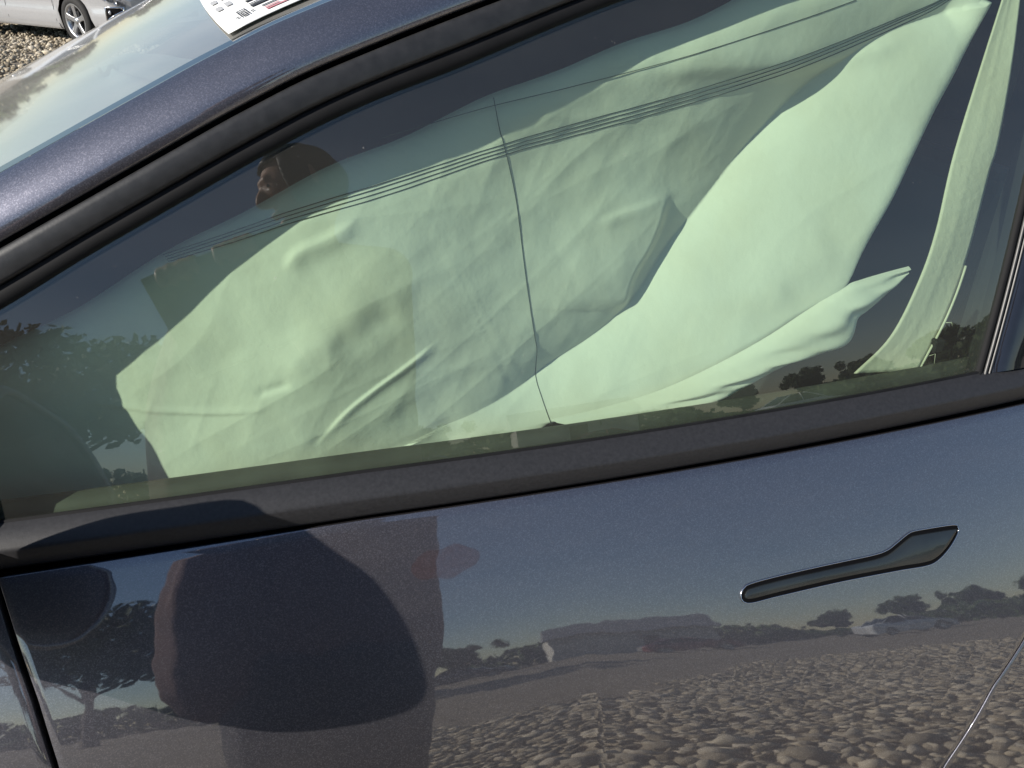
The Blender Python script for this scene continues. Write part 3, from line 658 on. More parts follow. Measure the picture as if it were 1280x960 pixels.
def plate(name, L, top, r, mat, parent):
    rings = [on(door_y, L, -.006), on(door_y, L, top-r), on(door_y, inset(L, r*.3), top-r*.3), on(door_y, inset(L, r), top)]
    V = np.concatenate(rings); n = len(L)
    f = [tuple(x) for x in grid_faces(len(rings), n, False, True)]
    ctr = on(door_y, L.mean(0)[None], top)
    # close the face with strips between matching points so it follows the door's curve
    Li = inset(L, r); mid = []
    bm = bmesh.new()
    vs = [bm.verts.new(v) for v in V]
    for q in f:
        try: bm.faces.new([vs[k] for k in q])
        except ValueError: pass
    fc = bm.faces.new(vs[-n:])
    bmesh.ops.triangulate(bm, faces=[fc])
    bmesh.ops.recalc_face_normals(bm, faces=bm.faces[:])
    me = bpy.data.meshes.new(name); bm.to_mesh(me); bm.free()
    me.materials.append(mat)
    o = bpy.data.objects.new(name, me); COL.objects.link(o); o.parent = parent
    me.polygons.foreach_set('use_smooth', [True]*len(me.polygons))
    me.set_sharp_from_angle(angle=math.radians(40))
    return o
plate('handle_recess', HL, .0006, .0003, M_GAP, door)
plate('handle', inset(HL, .0036), .0024, .0012, M_HANDLE, door)
rim = on(door_y, HL, .0006)
tube('handle_rim', rim, .0006, M_CHROME, door, k=8, closed=True)

# faint reddish smear on the paint
sm_ = np.array([[(t*math.cos(a), t*math.sin(a)) for a in np.linspace(0, 2*math.pi, 40, endpoint=False)] for t in (.02, .4, .7, .9, 1.0)])
sx_ = SMUDGE[0]+.029*sm_[..., 0]+.004*sm_[..., 1]; sz_ = SMUDGE[1]+.0115*sm_[..., 1]*(1+.12*np.sin(7*sm_[..., 0]))
M_SMEAR = bpy.data.materials.new('reddish_smear'); M_SMEAR.use_nodes = True; nt = M_SMEAR.node_tree
nt.nodes.remove(nt.nodes['Principled BSDF']); a_ = N(nt, 'ShaderNodeBsdfDiffuse'); a_.inputs[0].default_value = (.11, .065, .068, 1)
t_ = N(nt, 'ShaderNodeBsdfTransparent'); mx = N(nt, 'ShaderNodeMixShader'); no_ = N(nt, 'ShaderNodeTexNoise'); no_.inputs['Scale'].default_value = 260
mr = N(nt, 'ShaderNodeMapRange'); mr.inputs[3].default_value = .08; mr.inputs[4].default_value = .36; tc = N(nt, 'ShaderNodeTexCoord')
nt.links.new(tc.outputs['Object'], no_.inputs['Vector']); nt.links.new(no_.outputs[0], mr.inputs[0]); nt.links.new(mr.outputs[0], mx.inputs[0])
nt.links.new(t_.outputs[0], mx.inputs[1]); nt.links.new(a_.outputs[0], mx.inputs[2]); nt.links.new(mx.outputs[0], nt.nodes['Material Output'].inputs[0])
grid_obj('smear', on(door_y, np.stack([sx_, sz_], -1), .0003), M_SMEAR, door, closed=True)

# wing mirror on its arm (stands left of the picture; its shadow and reflection lie on the door)
MO = np.array([(-.030,.932),(-.020,.984),(-.034,1.040),(-.056,1.078),(-.077,1.106),(-.101,1.104),(-.125,1.097),(-.148,1.090),(-.174,1.069),(-.194,1.044),(-.210,1.012),(-.200,.980),(-.175,.947),(-.155,.934),(-.130,.924),(-.095,.918),(-.060,.910)])
MW = lambda q: -.01+.075*(-q[:, 0]-.02)/.19                       # the head is turned: its outer end stands further back
MO = MO+np.stack([.34*MW(MO), -.56*MW(MO)], 1)
ML = closed_spline(MO, 80)
cen = ML.mean(0)
rings = []
for dx, sc, dz in [(-.004, .93, 0), (0, .97, 0), (-.006, 1.0, .0), (-.02, 1.0, .008), (-.045, .94, .022), (-.070, .83, .036), (-.090, .66, .048), (-.103, .40, .056), (-.108, .08, .06)]:
    q = cen+(ML-cen)*sc
    rings.append(np.stack([-.45+dx+MW(ML), q[:, 0]-dz*.3, q[:, 1]+dz*.6], -1))
mir = grid_obj('wing_mirror', np.stack(rings), M_PAINT, car, closed=True)
mv = rings[0]; mg = mesh_obj('mirror_glass', [tuple(v-np.array([.004, 0, 0])) for v in mv], [tuple(range(80))], M_SCREEN, mir, smooth=False)
arm = []
for t in np.linspace(0, 1, 10):
    cy, cz = -.055*(1-t)+.012*t, .960*(1-t)+.970*t; hx = .045+.02*t; hz = .034-.012*t
    th = np.linspace(0, 2*np.pi, 24, endpoint=False)
    arm.append(np.stack([-.505+hx*np.cos(th)*1.0+.02*t, np.full(24, cy), cz+hz*np.sin(th)], -1))
grid_obj('mirror_arm', np.stack(arm), M_SATIN, car, closed=True)

# wheels of the blue car
def wheel(parent, cx, cy, cz, r=.335, side=-1, rim_mat=M_RIM, spokes=5):
    """side -1: the outer face looks to -y"""
    hub = bpy.data.objects.new('wheel', None); COL.objects.link(hub); hub.parent = parent; hub.location = (cx, cy, cz)
    if side > 0: hub.rotation_euler = (0, 0, math.pi)
    rr = r*.70
    tp = [(rr, -.10), (rr+.01, -.108), (r-.05, -.115), (r-.015, -.10), (r, -.07), (r, .07), (r-.02, .10), (rr, .10)]
    lathe('tyre', tp, M_TYRE, hub, 44)
    bm_v, bm_f = [], []
    lp = [(rr+.002, -.104), (rr-.012, -.106), (rr-.03, -.09), (rr-.04, .0), (rr-.04, .09)]
    rim = lathe('rim', lp, rim_mat, hub, 44)
    for k in range(spokes):
        a = 2*math.pi*k/spokes+.3; v = []
        for rad, hw, y in [(.03, .036, -.085), (rr*.55, .030, -.092), (rr-.018, .040, -.098)]:
            for s in (-1, 1):
                for dy in (0, .03):
                    p = (rad, s*hw); v.append((p[0]*math.cos(a)-p[1]*math.sin(a), y+dy, p[0]*math.sin(a)+p[1]*math.cos(a)))
        f = []
        for i in range(2):
            b0 = i*4
            f += [(b0, b0+4, b0+6, b0+2), (b0+1, b0+3, b0+7, b0+5), (b0, b0+1, b0+5, b0+4), (b0+2, b0+6, b0+7, b0+3)]
        so_ = mesh_obj('spoke', v, f, rim_mat, hub, smooth=False)
        bv = so_.modifiers.new('b', 'BEVEL'); bv.width = .006; bv.segments = 2
    lathe('hub_cap', [(.0, -.098), (.03, -.097), (.042, -.09), (.045, -.06)], rim_mat, hub, 24)
    lathe('brake_disc', [(.0, -.02), (.13, -.02), (.135, -.0)], M_DARK, hub, 30)
    return hub
wheel(car, -1.16, .02+plan(-1.16)-.11+.10, .335)
wheel(car, -1.16, 1.62, .335, side=1)

# ---------------------------------------------------------------- the blown airbag behind the pane
def seg_dist(X, Z, L):
    """signed distance (positive on the right of the direction of travel) and position 0..1 along a polyline"""
    L = np.asarray(L, float); best = np.full(X.shape, 9.); sg = np.zeros(X.shape); al = np.zeros(X.shape)
    ln = np.concatenate([[0], np.cumsum(np.linalg.norm(np.diff(L, axis=0), axis=1))])
    for i in range(len(L)-1):
        a, d = L[i], L[i+1]-L[i]; n2 = d@d
        t = np.clip(((X-a[0])*d[0]+(Z-a[1])*d[1])/n2, 0, 1)
        dx, dz = X-a[0]-t*d[0], Z-a[1]-t*d[1]; r = np.hypot(dx, dz)
        k = r < best
        best = np.where(k, r, best); sg = np.where(k, np.sign(dx*d[1]-dz*d[0]), sg); al = np.where(k, (ln[i]+t*math.sqrt(n2))/ln[-1], al)
    return best*np.where(sg == 0, 1, sg), al

def sstep(a, b, x):
    t = np.clip((x-a)/(b-a), 0, 1); return t*t*(3-2*t)

br = spline(K['bag_right'], 60); br = br[np.argsort(br[:, 1])]
def bag_xr(z):
    zz = np.concatenate([[.90], br[:, 1], [1.42]]); xx = np.concatenate([[br[0, 0]-.12], br[:, 0], [.60]])
    return np.interp(z, zz, xx)
def bag_height(X, Z):
    """how far the cloth stands out towards the pane"""
    V = spline(K['valley'], 40)
    s, al = seg_dist(X, Z, V); s = -s                              # positive on the rear, lower side
    f = .30+.70*sstep(1.0, .80, al)
    right = .030*(1-np.exp(-np.maximum(s, 0)/.042))+.16*np.minimum(np.maximum(s, 0), .17)
    left = .024*(1-f*np.exp(np.minimum(s, 0)/.045))
    h = np.where(s > 0, right*f+.024*(1-f), left)-.016
    # sharp little overlap beside the valley
    s, al = seg_dist(X, Z, spline(K['pocket'], 20)); f = sstep(0, .25, al)*sstep(1, .85, al)
    h += .006*f*np.where(s > 0, np.exp(-np.abs(s)/.045), sstep(.012, 0, np.abs(s)))*(np.abs(s) < .2)
    # thin creases
    for nm, amp, wa, wb in (('crease_a', .0017, .0016, .0050), ('crease_b', -.0015, .005, .003), ('crease_b2', -.0005, .004, .003), ('seam', .0012, .0022, .0035),
                            ('crease_c', .0028, .004, .009), ('crease_d', .0015, .004, .008), ('hump', .0015, .010, .016), ('dip', -.0018, .016, .012),
                            ('top_fold', .0060, .020, .012), ('right_dent', .0026, .030, .016), ('low', .0008, .030, .014)):
        s, al = seg_dist(X, Z, spline(K[nm], 24))
        fe = sstep(0, .25, al)*sstep(1, .75, al)
        fe = np.maximum(fe, .0)
        h += amp*fe*np.where(s > 0, np.exp(-(s/wa)**2), np.exp(-(s/wb)**2))
    # soft slack in the cloth, mostly along the pull towards the upper rear corner
    r2 = np.random.default_rng(3); n = np.zeros_like(X)
    for wl, amp, cnt, spread in ((.20, .0032, 7, .35), (.09, .0006, 9, .35), (.04, .00022, 10, .6), (.018, .00006, 12, 3.0)):
        for _ in range(cnt):
            a = math.radians(122)+r2.normal(0, spread); k = 2*math.pi/(wl*r2.uniform(.7, 1.4))
            ph = r2.uniform(0, 6.28); w = .5*np.sin(X*r2.normal(0, 9)+Z*r2.normal(0, 9)+r2.uniform(0, 6.28))
            n += amp/math.sqrt(cnt)*np.sin(k*(X*math.cos(a)+Z*math.sin(a))+ph+w)
    # crisp pulls in the cloth
    rg = np.zeros_like(X)
    for wl, amp, cnt in ((.10, .0008, 4), (.055, .0004, 5)):
        for _ in range(cnt):
            a = math.radians(118)+r2.normal(0, .30); k = 2*math.pi/(wl*r2.uniform(.7, 1.5))
            wv = 1.1*np.sin(X*r2.normal(0, 14)+Z*r2.normal(0, 14)+r2.uniform(0, 6.28))
            m_ = np.clip(np.sin(X*r2.normal(0, 16)+Z*r2.normal(0, 16)+r2.uniform(0, 6.28)), 0, 1)
            rg += amp*m_*(1-np.abs(np.sin(.5*(k*(X*math.cos(a)+Z*math.sin(a))+r2.uniform(0, 6.28)+wv))))**2.2
    calm = .40+.60*sstep(.32, .08, X)
    h += (n+rg)*calm
    return h
_bd = spline([(-.70, .066), (-.45, .060), (-.32, .053), (-.17, .044), (-.04, .052), (.10, .076), (.28, .083), (.50, .078), (.65, .074)], 400)
def bag_y(X, Z):
    d = np.interp(X, _bd[:, 0], _bd[:, 1])+.13*np.maximum(0, 1.16-Z)*sstep(.15, -.05, X)-.050*np.tanh(3.4*np.maximum(0, Z-1.15)**2/.050)*sstep(-.06, .10, X)-bag_height(X, Z)
    return glass_y(X, Z)+.016+.007*np.log1p(np.exp((d-.016)/.007))
def bag_xl(z): return np.full_like(z, -.69)

airbag = empty('airbag', 'white curtain airbag, blown and crumpled, filling the car window behind the glass', 'airbag', (0, 0, 0))
def bag():
    nx, nz = 640, 250
    v = np.linspace(0, 1, nz)[None, :]; u = np.linspace(0, 1, nx)[:, None]
    z0 = .935
    Z = np.repeat(z0+v*(1.375-z0), nx, 0)
    for _ in range(3):
        xr, xl = bag_xr(Z), bag_xl(Z); X = xl+u*(xr-xl)
        top = np.minimum(z_edge(X)-.043+.016*sstep(.1, .4, X)+.002*np.sin(X*21)+.0015*np.sin(X*47+1), 1.40)
        Z = z0+v*(top-z0)
    Y = bag_y(X, Z)
    for d, w, k in ((bag_xr(Z)-X, .02, .003+.006*sstep(1.04, 1.12, Z)), (top-Z, .03, .016)):
        e = np.minimum(d, w)/w
        Y = Y+k*(1-np.sqrt(np.clip(1-(1-e)**2, 0, 1)))
    o = grid_obj('cloth_panel', np.stack([X, Y, Z], -1), M_BAG, airbag)
    return o
bag()
# rolled lower lip of the bag, running to a point at the rear
ft, fb = spline(K['fold_top'], 80), spline(K['fold_bot'], 80)
k = 28; P = np.zeros((80, k, 3))
for j, t in enumerate(np.linspace(0, 1, k)):
    q = ft*(1-t)+fb*t; wd_ = np.linalg.norm(ft-fb, axis=1)
    bulge = np.minimum(wd_*.38, .018)*math.sqrt(max(0, 1-(2*t-1)**2))
    i = np.arange(80)/79
    P[:, j] = np.stack([q[:, 0], glass_y(q[:, 0], q[:, 1])+.050-bulge-.0012*np.sin(i*60+t*5)*math.sin(math.pi*t)-.002*np.sin(i*17+t*9)*math.sin(math.pi*t), q[:, 1]], -1)
grid_obj('rolled_fold', P, M_BAG, airbag)
# rows of dark stitching sewn into the cloth
for nm in ('t1', 't2', 't3', 't4', 't5', 't6'):
    L = spline(K[nm], 160)
    tube('stitch_line', np.stack([L[:, 0], bag_y(L[:, 0], L[:, 1])-.0003, L[:, 1]], -1), .00036 if nm not in ('t5', 't6') else .00032, M_THREAD, airbag, k=6)

# webbing strap beside the bag
strap = empty('strap', 'pale cloth strap hanging beside the airbag at the rear of the window', 'strap', (0, 0, 0))
sl, sr = spline(K['strap_l'], 70), spline(K['strap_r'], 70)
P = np.zeros((70, 16, 3))
for j, t in enumerate(np.linspace(0, 1, 16)):
    q = sl*(1-t)+sr*t; i = np.arange(70)/69
    P[:, j] = np.stack([q[:, 0], glass_y(q[:, 0], q[:, 1])+.034-.004*t-.0005*math.exp(-((t-.42)/.06)**2)+.002*np.sin(i*7+t*2.5), q[:, 1]], -1)
solid(grid_obj('webbing', P, M_STRAP, strap), .0018, 0)
e = sr[-22:]; tube('hem', np.stack([e[:, 0]+.0005, glass_y(e[:, 0], e[:, 1])+.0295, e[:, 1]], -1), .0012, M_STRAP, strap)
rr_ = random.Random(5)
for q in range(2):
    t = .86+.17*rr_.random(); i = int(t*69); p = sr[i]
    x, z = p[0]+rr_.uniform(-.002, .005), p[1]
    tube('frayed_end', [(x, glass_y(x, z)+.030, z), (x+rr_.uniform(.002, .006), glass_y(x, z)+.027, z+rr_.uniform(-.004, .004)), (x+rr_.uniform(.003, .008), glass_y(x, z)+.026, z-rr_.uniform(.002, .008))], .0004, M_STRAP, strap, k=5)
p = sr[-7]; x, z = p
o = box('clip', (x-.002, glass_y(x, z)+.024, z-.010), (x+.010, glass_y(x, z)+.034, z+.004), M_DARK, strap, .002)

# ---------------------------------------------------------------- paper sheet lying on the windscreen
def shell_at(x, w):
    e = np.array([np.interp(x, E0[:, 0], E0[:, k]) for k in range(3)])
    half = YC-e[1]; ww = w/(2*half)
    q = 1-((ww*2*half-half)/half)**2
    return np.array([e[0]-.10*q, e[1]+w, e[2]+.002*q])
def sheet():
    s = empty('paper_sheet', 'white printed paper sheet with dark rows lying on the windscreen', 'paper', (0, 0, 0))
    c00 = PAPER['corner']; ua, ub = PAPER['a'], PAPER['b']          # corner in (x, across), edge vectors
    nrm = np.array([-.42, .08, .90]); nrm /= np.linalg.norm(nrm)
    def pt(a, b, up): return shell_at(c00[0]+a*ua[0]+b*ub[0], c00[1]+a*ua[1]+b*ub[1])+nrm*up
    def patch(nm, a0, a1, b0, b1, up, mat, n=8):
        P = np.array([[pt(a, b, up) for b in np.linspace(b0, b1, n)] for a in np.linspace(a0, a1, n)])
        return grid_obj(nm, P, mat, s)
    solid(patch('sheet', 0, 1, 0, 1, .0030, M_PAPER, 20), .0006, 0)
    r = random.Random(11)
    for i, b in enumerate([.05, .085, .13, .19, .25, .31, .37, .42, .48, .55, .61, .67, .74, .80, .86, .92]):
        a = .105+(.02 if i < 3 else 0)+r.uniform(0, .006)
        mat = M_REDINK if i in (0, 1) else M_INK
        while a < .95:
            l = r.uniform(.03, .12) if i % 4 else r.uniform(.08, .2)
            hg = .034 if i in (3, 5, 7, 9, 10, 12) else .018
            patch('print_row', a, min(a+l, .96), b, b+hg*r.uniform(.85, 1.1), .0042, mat, 4); a += l+r.uniform(.006, .018)
    for a, b in ((.022, .38), (.055, .40), (.022, .56), (.055, .58), (.02, .76), (.055, .78), (.04, .92)):
        patch('faint_block', a, a+.02, b, b+.09, .0042, M_GREYINK, 3)
    # the small mark near the corner: a frame with strokes in it and a tick each side
    for a0, a1, b0, b1 in ((.060, .0635, .10, .22), (.0835, .087, .10, .22), (.060, .087, .205, .22), (.066, .081, .10, .12), (.066, .081, .155, .172), (.066, .069, .10, .17), (.078, .081, .10, .17), (.046, .056, .115, .13), (.092, .102, .12, .135)):
        patch('mark', a0, a1, b0, b1, .0044, M_INK, 3)
sheet()

# ---------------------------------------------------------------- a saloon car, used for the silver one and those far off
def saloon(name, label, cat, loc, rz, paint, group=None):
    root = empty(name, label, cat, loc, rz, group)
    xs = np.concatenate([np.linspace(-2.32, -2.0, 10), np.linspace(-1.95, 1.9, 110), np.linspace(1.93, 2.30, 16)])
    def halfw(x, z):
        t = np.clip((x-1.2)/1.1, 0, 1); u = np.clip((-x-1.4)/.92, 0, 1)
        base = .90-.12*t**2.2-.16*np.clip((x-2.05)/.25, 0, 1)**2-.10*u**2-.14*np.clip((-x-2.1)/.22, 0, 1)**2
        prof = np.interp(z, [.15, .22, .30, .42, .52, .70, .80, .92, 1.0], [-.10, -.035, -.012, -.004, -.018, .0, -.002, -.045, -.09])
        return base+prof
    def top(x): return np.interp(x, [-2.32, -2.0, -1.6, .8, 1.2, 1.9, 2.15, 2.30], [.85, .98, 1.0, .97, .90, .78, .72, .60])
    def low(x):
        z = np.interp(x, [-2.32, -2.1, 2.1, 2.30], [.32, .21, .19, .27])
        for cx in (-1.36, 1.36):
            d = np.abs(x-cx); z = np.where(d < .365, np.maximum(z, .32+np.sqrt(np.maximum(.365**2-d**2, 0))), z)
        return z
    m = 22; t = np.linspace(0, 1, m)
    P = []
    for x in xs:
        z = low(np.array(x))*(1-t)+top(x)*t
        y = halfw(np.full(m, x), z)
        crown = np.linspace(1, -1, 13)[1:-1]
        R = np.stack([np.full(m, x), -y, z], -1); L = np.stack([np.full(m, x), y, z], -1)[::-1]
        C_ = np.stack([np.full(11, x), -y[-1]*crown, top(x)+.035*(1-crown**2)], -1)
        P.append(np.concatenate([R, C_, L]))
    P = np.array(P)
    body = grid_obj('body', P, paint, root, flip=True)
    for i in (0, -1):
        mesh_obj('end_panel', P[i], [tuple(range(P.shape[1]))[::(1 if i == 0 else -1)]], paint, body, smooth=False)
    # underside and arch linings
    box('underbody', (-2.1, -.72, .20), (2.1, .72, .55), M_GAP, root)
    # cabin
    secs = []
    for z, xa, xb, hw in ((.96, 1.02, -1.85, .80), (1.18, .55, -1.45, .73), (1.36, .12, -1.05, .64), (1.43, -.10, -.85, .56)):
        a = []
        for s, e, n in (((xa, -hw*.92), (xb, -hw*.92), 20), ((xb, -hw*.92), (xb-.06, 0), 8), ((xb-.06, 0), (xb, hw*.92), 8), ((xb, hw*.92), (xa, hw*.92), 20), ((xa, hw*.92), (xa+.10, 0), 8), ((xa+.10, 0), (xa, -hw*.92), 8)):
            w = np.linspace(0, 1, n, endpoint=False)[:, None]; a.append(np.array(s)*(1-w)+np.array(e)*w)
        a = np.concatenate(a); secs.append(np.concatenate([a, np.full((len(a), 1), z)], 1))
    S = np.array(secs)
    grid_obj('cabin_glass', S, M_CARGLASS, root, closed=True, flip=True, smooth=False)
    mesh_obj('roof', S[-1]+np.array([0, 0, .004]), [tuple(range(S.shape[1]))[::-1]], paint, root, smooth=False)
    for s in (-1, 1):
        for pts in ([(1.05, .745, .96), (.57, .69, 1.18), (.13, .60, 1.36), (-.10, .53, 1.44)], [(-.30, .745, .96), (-.33, .60, 1.36), (-.35, .53, 1.44)], [(-1.85, .745, .96), (-1.46, .68, 1.18), (-1.06, .60, 1.36), (-.85, .53, 1.44)]):
            tube('pillar', spline([(x, s*y, z) for x, y, z in pts], 12), .035, paint, root, k=8)
    # sill line, door lines, handles
    def side_strip(nm, x0, x1, z0, z1, out, mat, s, n=24):
        x = np.linspace(x0, x1, n); P = []
        for z in np.linspace(z0, z1, 5): P.append(np.stack([x, s*(halfw(x, np.full(n, z))+out), np.full(n, z)], -1))
        return grid_obj(nm, np.stack(P, 1), mat, root, flip=(s < 0))
    for s in (-1, 1):
        side_strip('side_skirt', -.97, .97, .20, .285, .012, paint, s)
        for x in (.92, -.30): side_strip('door_line', x, x+.008, .30, .95, .002, M_GAP, s, 3)
        for x in (.0, -1.15): side_strip('door_handle', x, x+.2, .80, .83, .02, paint, s, 6)
        # headlamp, fog lamp
        x = np.linspace(1.82, 2.26, 16); tt = (x-1.82)/.44
        zt = top(x)-.035; zb = zt-.03-.10*np.sin(np.minimum(tt*1.3, 1)*math.pi/2)
        P = [np.stack([x, s*(halfw(x, zb*(1-k)+zt*k)+.006), zb*(1-k)+zt*k], -1) for k in np.linspace(0, 1, 6)]
        hl = grid_obj('headlamp', np.stack(P, 1), M_LAMPGLASS, root, flip=(s < 0))
        for xx in (1.98, 2.10, 2.20):
            q = lathe('lamp_bowl', [(.0, .0), (.025, -.004), (.034, -.018)], M_CHROME, hl, 14)
            q.location = (xx, s*(float(halfw(np.array(xx), np.array(top(xx)-.09)))+.016), top(xx)-.09); q.rotation_euler = (0, 0, 0 if s < 0 else math.pi)
        x = np.linspace(2.03, 2.24, 10); tt = (x-2.03)/.21
        P = [np.stack([x, s*(halfw(x, .52-.17*k*(1-tt*.75))+.004), .52-.17*k*(1-tt*.75)], -1) for k in np.linspace(0, 1, 6)]
        fg = grid_obj('fog_lamp', np.stack(P, 1), M_GAP, root, flip=(s > 0))
        rimp = np.concatenate([P[0], P[-1][::-1]]); tube('fog_lamp_rim', rimp, .012, M_CHROME, fg, k=6, closed=True)
        lathe_ = lathe('fog_bulb', [(.0, -.012), (.02, -.008), (.028, .004)], M_LAMPGLASS, fg, 14); lathe_.location = (2.10, s*(float(halfw(np.array(2.10), np.array(.45)))+.012), .46)
        if s > 0: lathe_.rotation_euler = (0, 0, math.pi)
    grid_obj('grille', np.array([[(2.315, y, z) for y in np.linspace(-.45, .45, 8)] for z in (.33, .45, .55)]), M_GAP, root, flip=True)
    for cx in (1.36, -1.36):
        for s in (-1, 1): wheel(root, cx, s*.78, .32, r=.32, side=s)
    return root
SIL = saloon('parked_car', 'silver saloon parked on the gravel beyond the windscreen, front wheel showing', 'car', SILPOS[:2]+(0,), SILPOS[2], M_SILVER); SIL.scale = (.9, .9, .9)
for p, mt, lab in (((9.5, -27, 0), simple('dull_red_paint', (.20, .035, .03), .3, coat=.8), 'dull red car far across the gravel lot, mirrored in the door'),
                   ((17.5, -24, 0), simple('white_car_paint', (.75, .75, .74), .3, coat=.8), 'white car far across the gravel lot, mirrored in the door'),
                   ((2.0, -30, 0), simple('dark_grey_paint', (.06, .06, .07), .3, coat=.8), 'dark grey car far across the gravel lot, mirrored in the door')):
    o = copy_tree(SIL); o.location = p; o.rotation_euler = (0, 0, random.uniform(-.3, .3)+math.pi*.06); o['label'] = lab
    for ch in o.children:
        if ch.type == 'MESH' and ch.data.materials and ch.data.materials[0] == M_SILVER:
            ch.data = ch.data.copy(); ch.data.materials[0] = mt

# ---------------------------------------------------------------- trees and a shed across the lot (they show in the door and the pane)
def make_tree(seed, h):
    r = np.random.default_rng(seed)
    t = empty('tree', 'leafy green tree in the row along the far edge of the gravel lot', 'tree', (0, 0, 0), 0, 'trees along the far edge of the gravel lot')
    tv, tf, tot = [], [], 0
    def limb(p, q, r0, r1, n=7):
        nonlocal tot
        P = np.linspace(p, q, n)+r.normal(0, .04, (n, 3))*np.linspace(0, 1, n)[:, None]
        V, Fc = tube_arrays(P, np.linspace(r0, r1, n), 7); tv.append(V); tf.append(Fc+tot); tot += len(V)
    limb((0, 0, -.1), (.1, .1, h*.6), .22, .10)
    ends = []
    for i in range(9):
        a = i*2.4; z = h*(.25+.04*i); e = np.array([math.cos(a)*h*.26, math.sin(a)*h*.26, z+h*.2]); limb((.05, .05, z), e, .08, .025); ends.append(e)
    np_obj('trunk', np.concatenate(tv), np.concatenate(tf), M_BARK, t)
    C_ = [np.array([0, 0, h*.75])]+ends+[r.normal(0, 1, 3)*[h*.2, h*.2, h*.13]+[0, 0, h*.62] for _ in range(14)]
    n = 5200; ci = r.integers(0, len(C_), n); ctr = np.array(C_)[ci]
    d = r.normal(0, 1, (n, 3)); d /= np.linalg.norm(d, axis=1)[:, None]
    pos = ctr+d*(h*.115*r.uniform(.35, 1.15, n)[:, None])*[1, 1, .8]
    a = r.normal(0, 1, (n, 3)); a /= np.linalg.norm(a, axis=1)[:, None]; b = np.cross(a, r.normal(0, 1, (n, 3))); b /= np.linalg.norm(b, axis=1)[:, None]
    s = r.uniform(.10, .22, n)[:, None]
    V = np.stack([pos-a*s, pos+b*s*.6, pos+a*s, pos-b*s*.6], 1).reshape(-1, 3)
    np_obj('crown', V, np.arange(n*4).reshape(-1, 4), M_LEAF, t, smooth=False)
    return t
protos = [make_tree(1, 4.2), make_tree(2, 5.2), make_tree(3, 3.4)]
spots = []
for i in range(64):
    a = -1.25+i*.098+random.uniform(-.02, .02); d = random.uniform(46, 64)
    spots.append((math.sin(a+.55)*d+4, -math.cos(a+.55)*d, random.uniform(.75, 1.25)))
for i, (x, y, s) in enumerate(spots):
    o = protos[i] if i < 3 else copy_tree(protos[i % 3])
    o.location = (x, y, -.05); o.scale = (s, s, s*random.uniform(.85, 1.1)); o.rotation_euler = (0, 0, random.uniform(0, 6.28))
big = make_tree(6, 7.6); big.location = (-8.6, -18.5, -.05); big.rotation_euler = (0, 0, 1.1)
big['label'] = 'tall dark green tree standing alone on the gravel, nearer than the far row'; del big['group']
# hedge-like scrub under the trees
r = np.random.default_rng(9); n = 44000; ang = r.uniform(-math.pi, math.pi, n)
d = 50+r.normal(0, 3, n); hh = 1.9+.8*np.sin(ang*9)+.5*np.sin(ang*23); pos = np.stack([np.sin(ang)*d+4, -np.cos(ang)*d, r.uniform(0, 1, n)**.8*hh], 1)
a = r.normal(0, 1, (n, 3)); a /= np.linalg.norm(a, axis=1)[:, None]; b = np.cross(a, r.normal(0, 1, (n, 3))); b /= np.linalg.norm(b, axis=1)[:, None]
s = r.uniform(.18, .42, n)[:, None]
o = np_obj('undergrowth', np.stack([pos-a*s, pos+b*s*.7, pos+a*s, pos-b*s*.7], 1).reshape(-1, 3), np.arange(n*4).reshape(-1, 4), M_LEAF, None, smooth=False)
o['kind'] = 'stuff'; o['label'] = 'low green scrub along the far edge of the lot'
shed = empty('shed', 'small pale shed with a grey roof far across the gravel lot', 'shed', (12, -42, 0), .1)
box('wall', (-4, -2.5, -.1), (4, 2.5, 2.6), simple('pale_wall_boards', (.55, .53, .48), .8, noise=.1, nscale=3), shed)
mesh_obj('roof', [(-4.3, -2.9, 2.55), (4.3, -2.9, 2.55), (4.3, 0, 3.9), (-4.3, 0, 3.9), (-4.3, 2.9, 2.55), (4.3, 2.9, 2.55)], [(0, 1, 2, 3), (3, 2, 5, 4), (0, 3, 4), (1, 5, 2)], simple('grey_sheet_roof', (.22, .22, .23), .5), shed, smooth=False)
box('door', (-.6, 2.5, -.1), (.6, 2.54, 2.1), simple('brown_door', (.14, .09, .06), .7), shed)

# ---------------------------------------------------------------- the person taking the picture, mirrored in the pane and the door
def capsules(chains):
    """chains of (point, radius) swept as round tubes with ball ends: raw shapes that are fused into one skin"""
    V, Fc, tot = [], [], 0
    def ball(c, rad):
        nonlocal tot
        th = np.linspace(0, math.pi, 9)[:, None]; ph = np.linspace(0, 2*math.pi, 12, endpoint=False)[None]
        P = np.stack([np.sin(th)*np.cos(ph), np.sin(th)*np.sin(ph), np.cos(th)+0*ph], -1)*rad+np.array(c)
        V.append(P.reshape(-1, 3)); Fc.append(grid_faces(9, 12, True, True)+tot); tot += 108
    for ch in chains:
        pts = np.array([c[0] for c in ch], float); rad = np.array([c[1] for c in ch], float)
        n = max(6, 5*(len(ch)-1)+1); u = np.linspace(0, len(ch)-1, n)
        P = spline(pts, n) if len(pts) > 2 else np.stack([np.interp(u, range(len(ch)), pts[:, k]) for k in range(3)], 1)
        rr = np.interp(np.linspace(0, len(ch)-1, n), range(len(ch)), rad)
        v, f = tube_arrays(P, rr, 12); V.append(v); Fc.append(f+tot); tot += len(v)
        ball(P[0], rr[0]); ball(P[-1], rr[-1])
    return np.concatenate(V), np.concatenate(Fc)
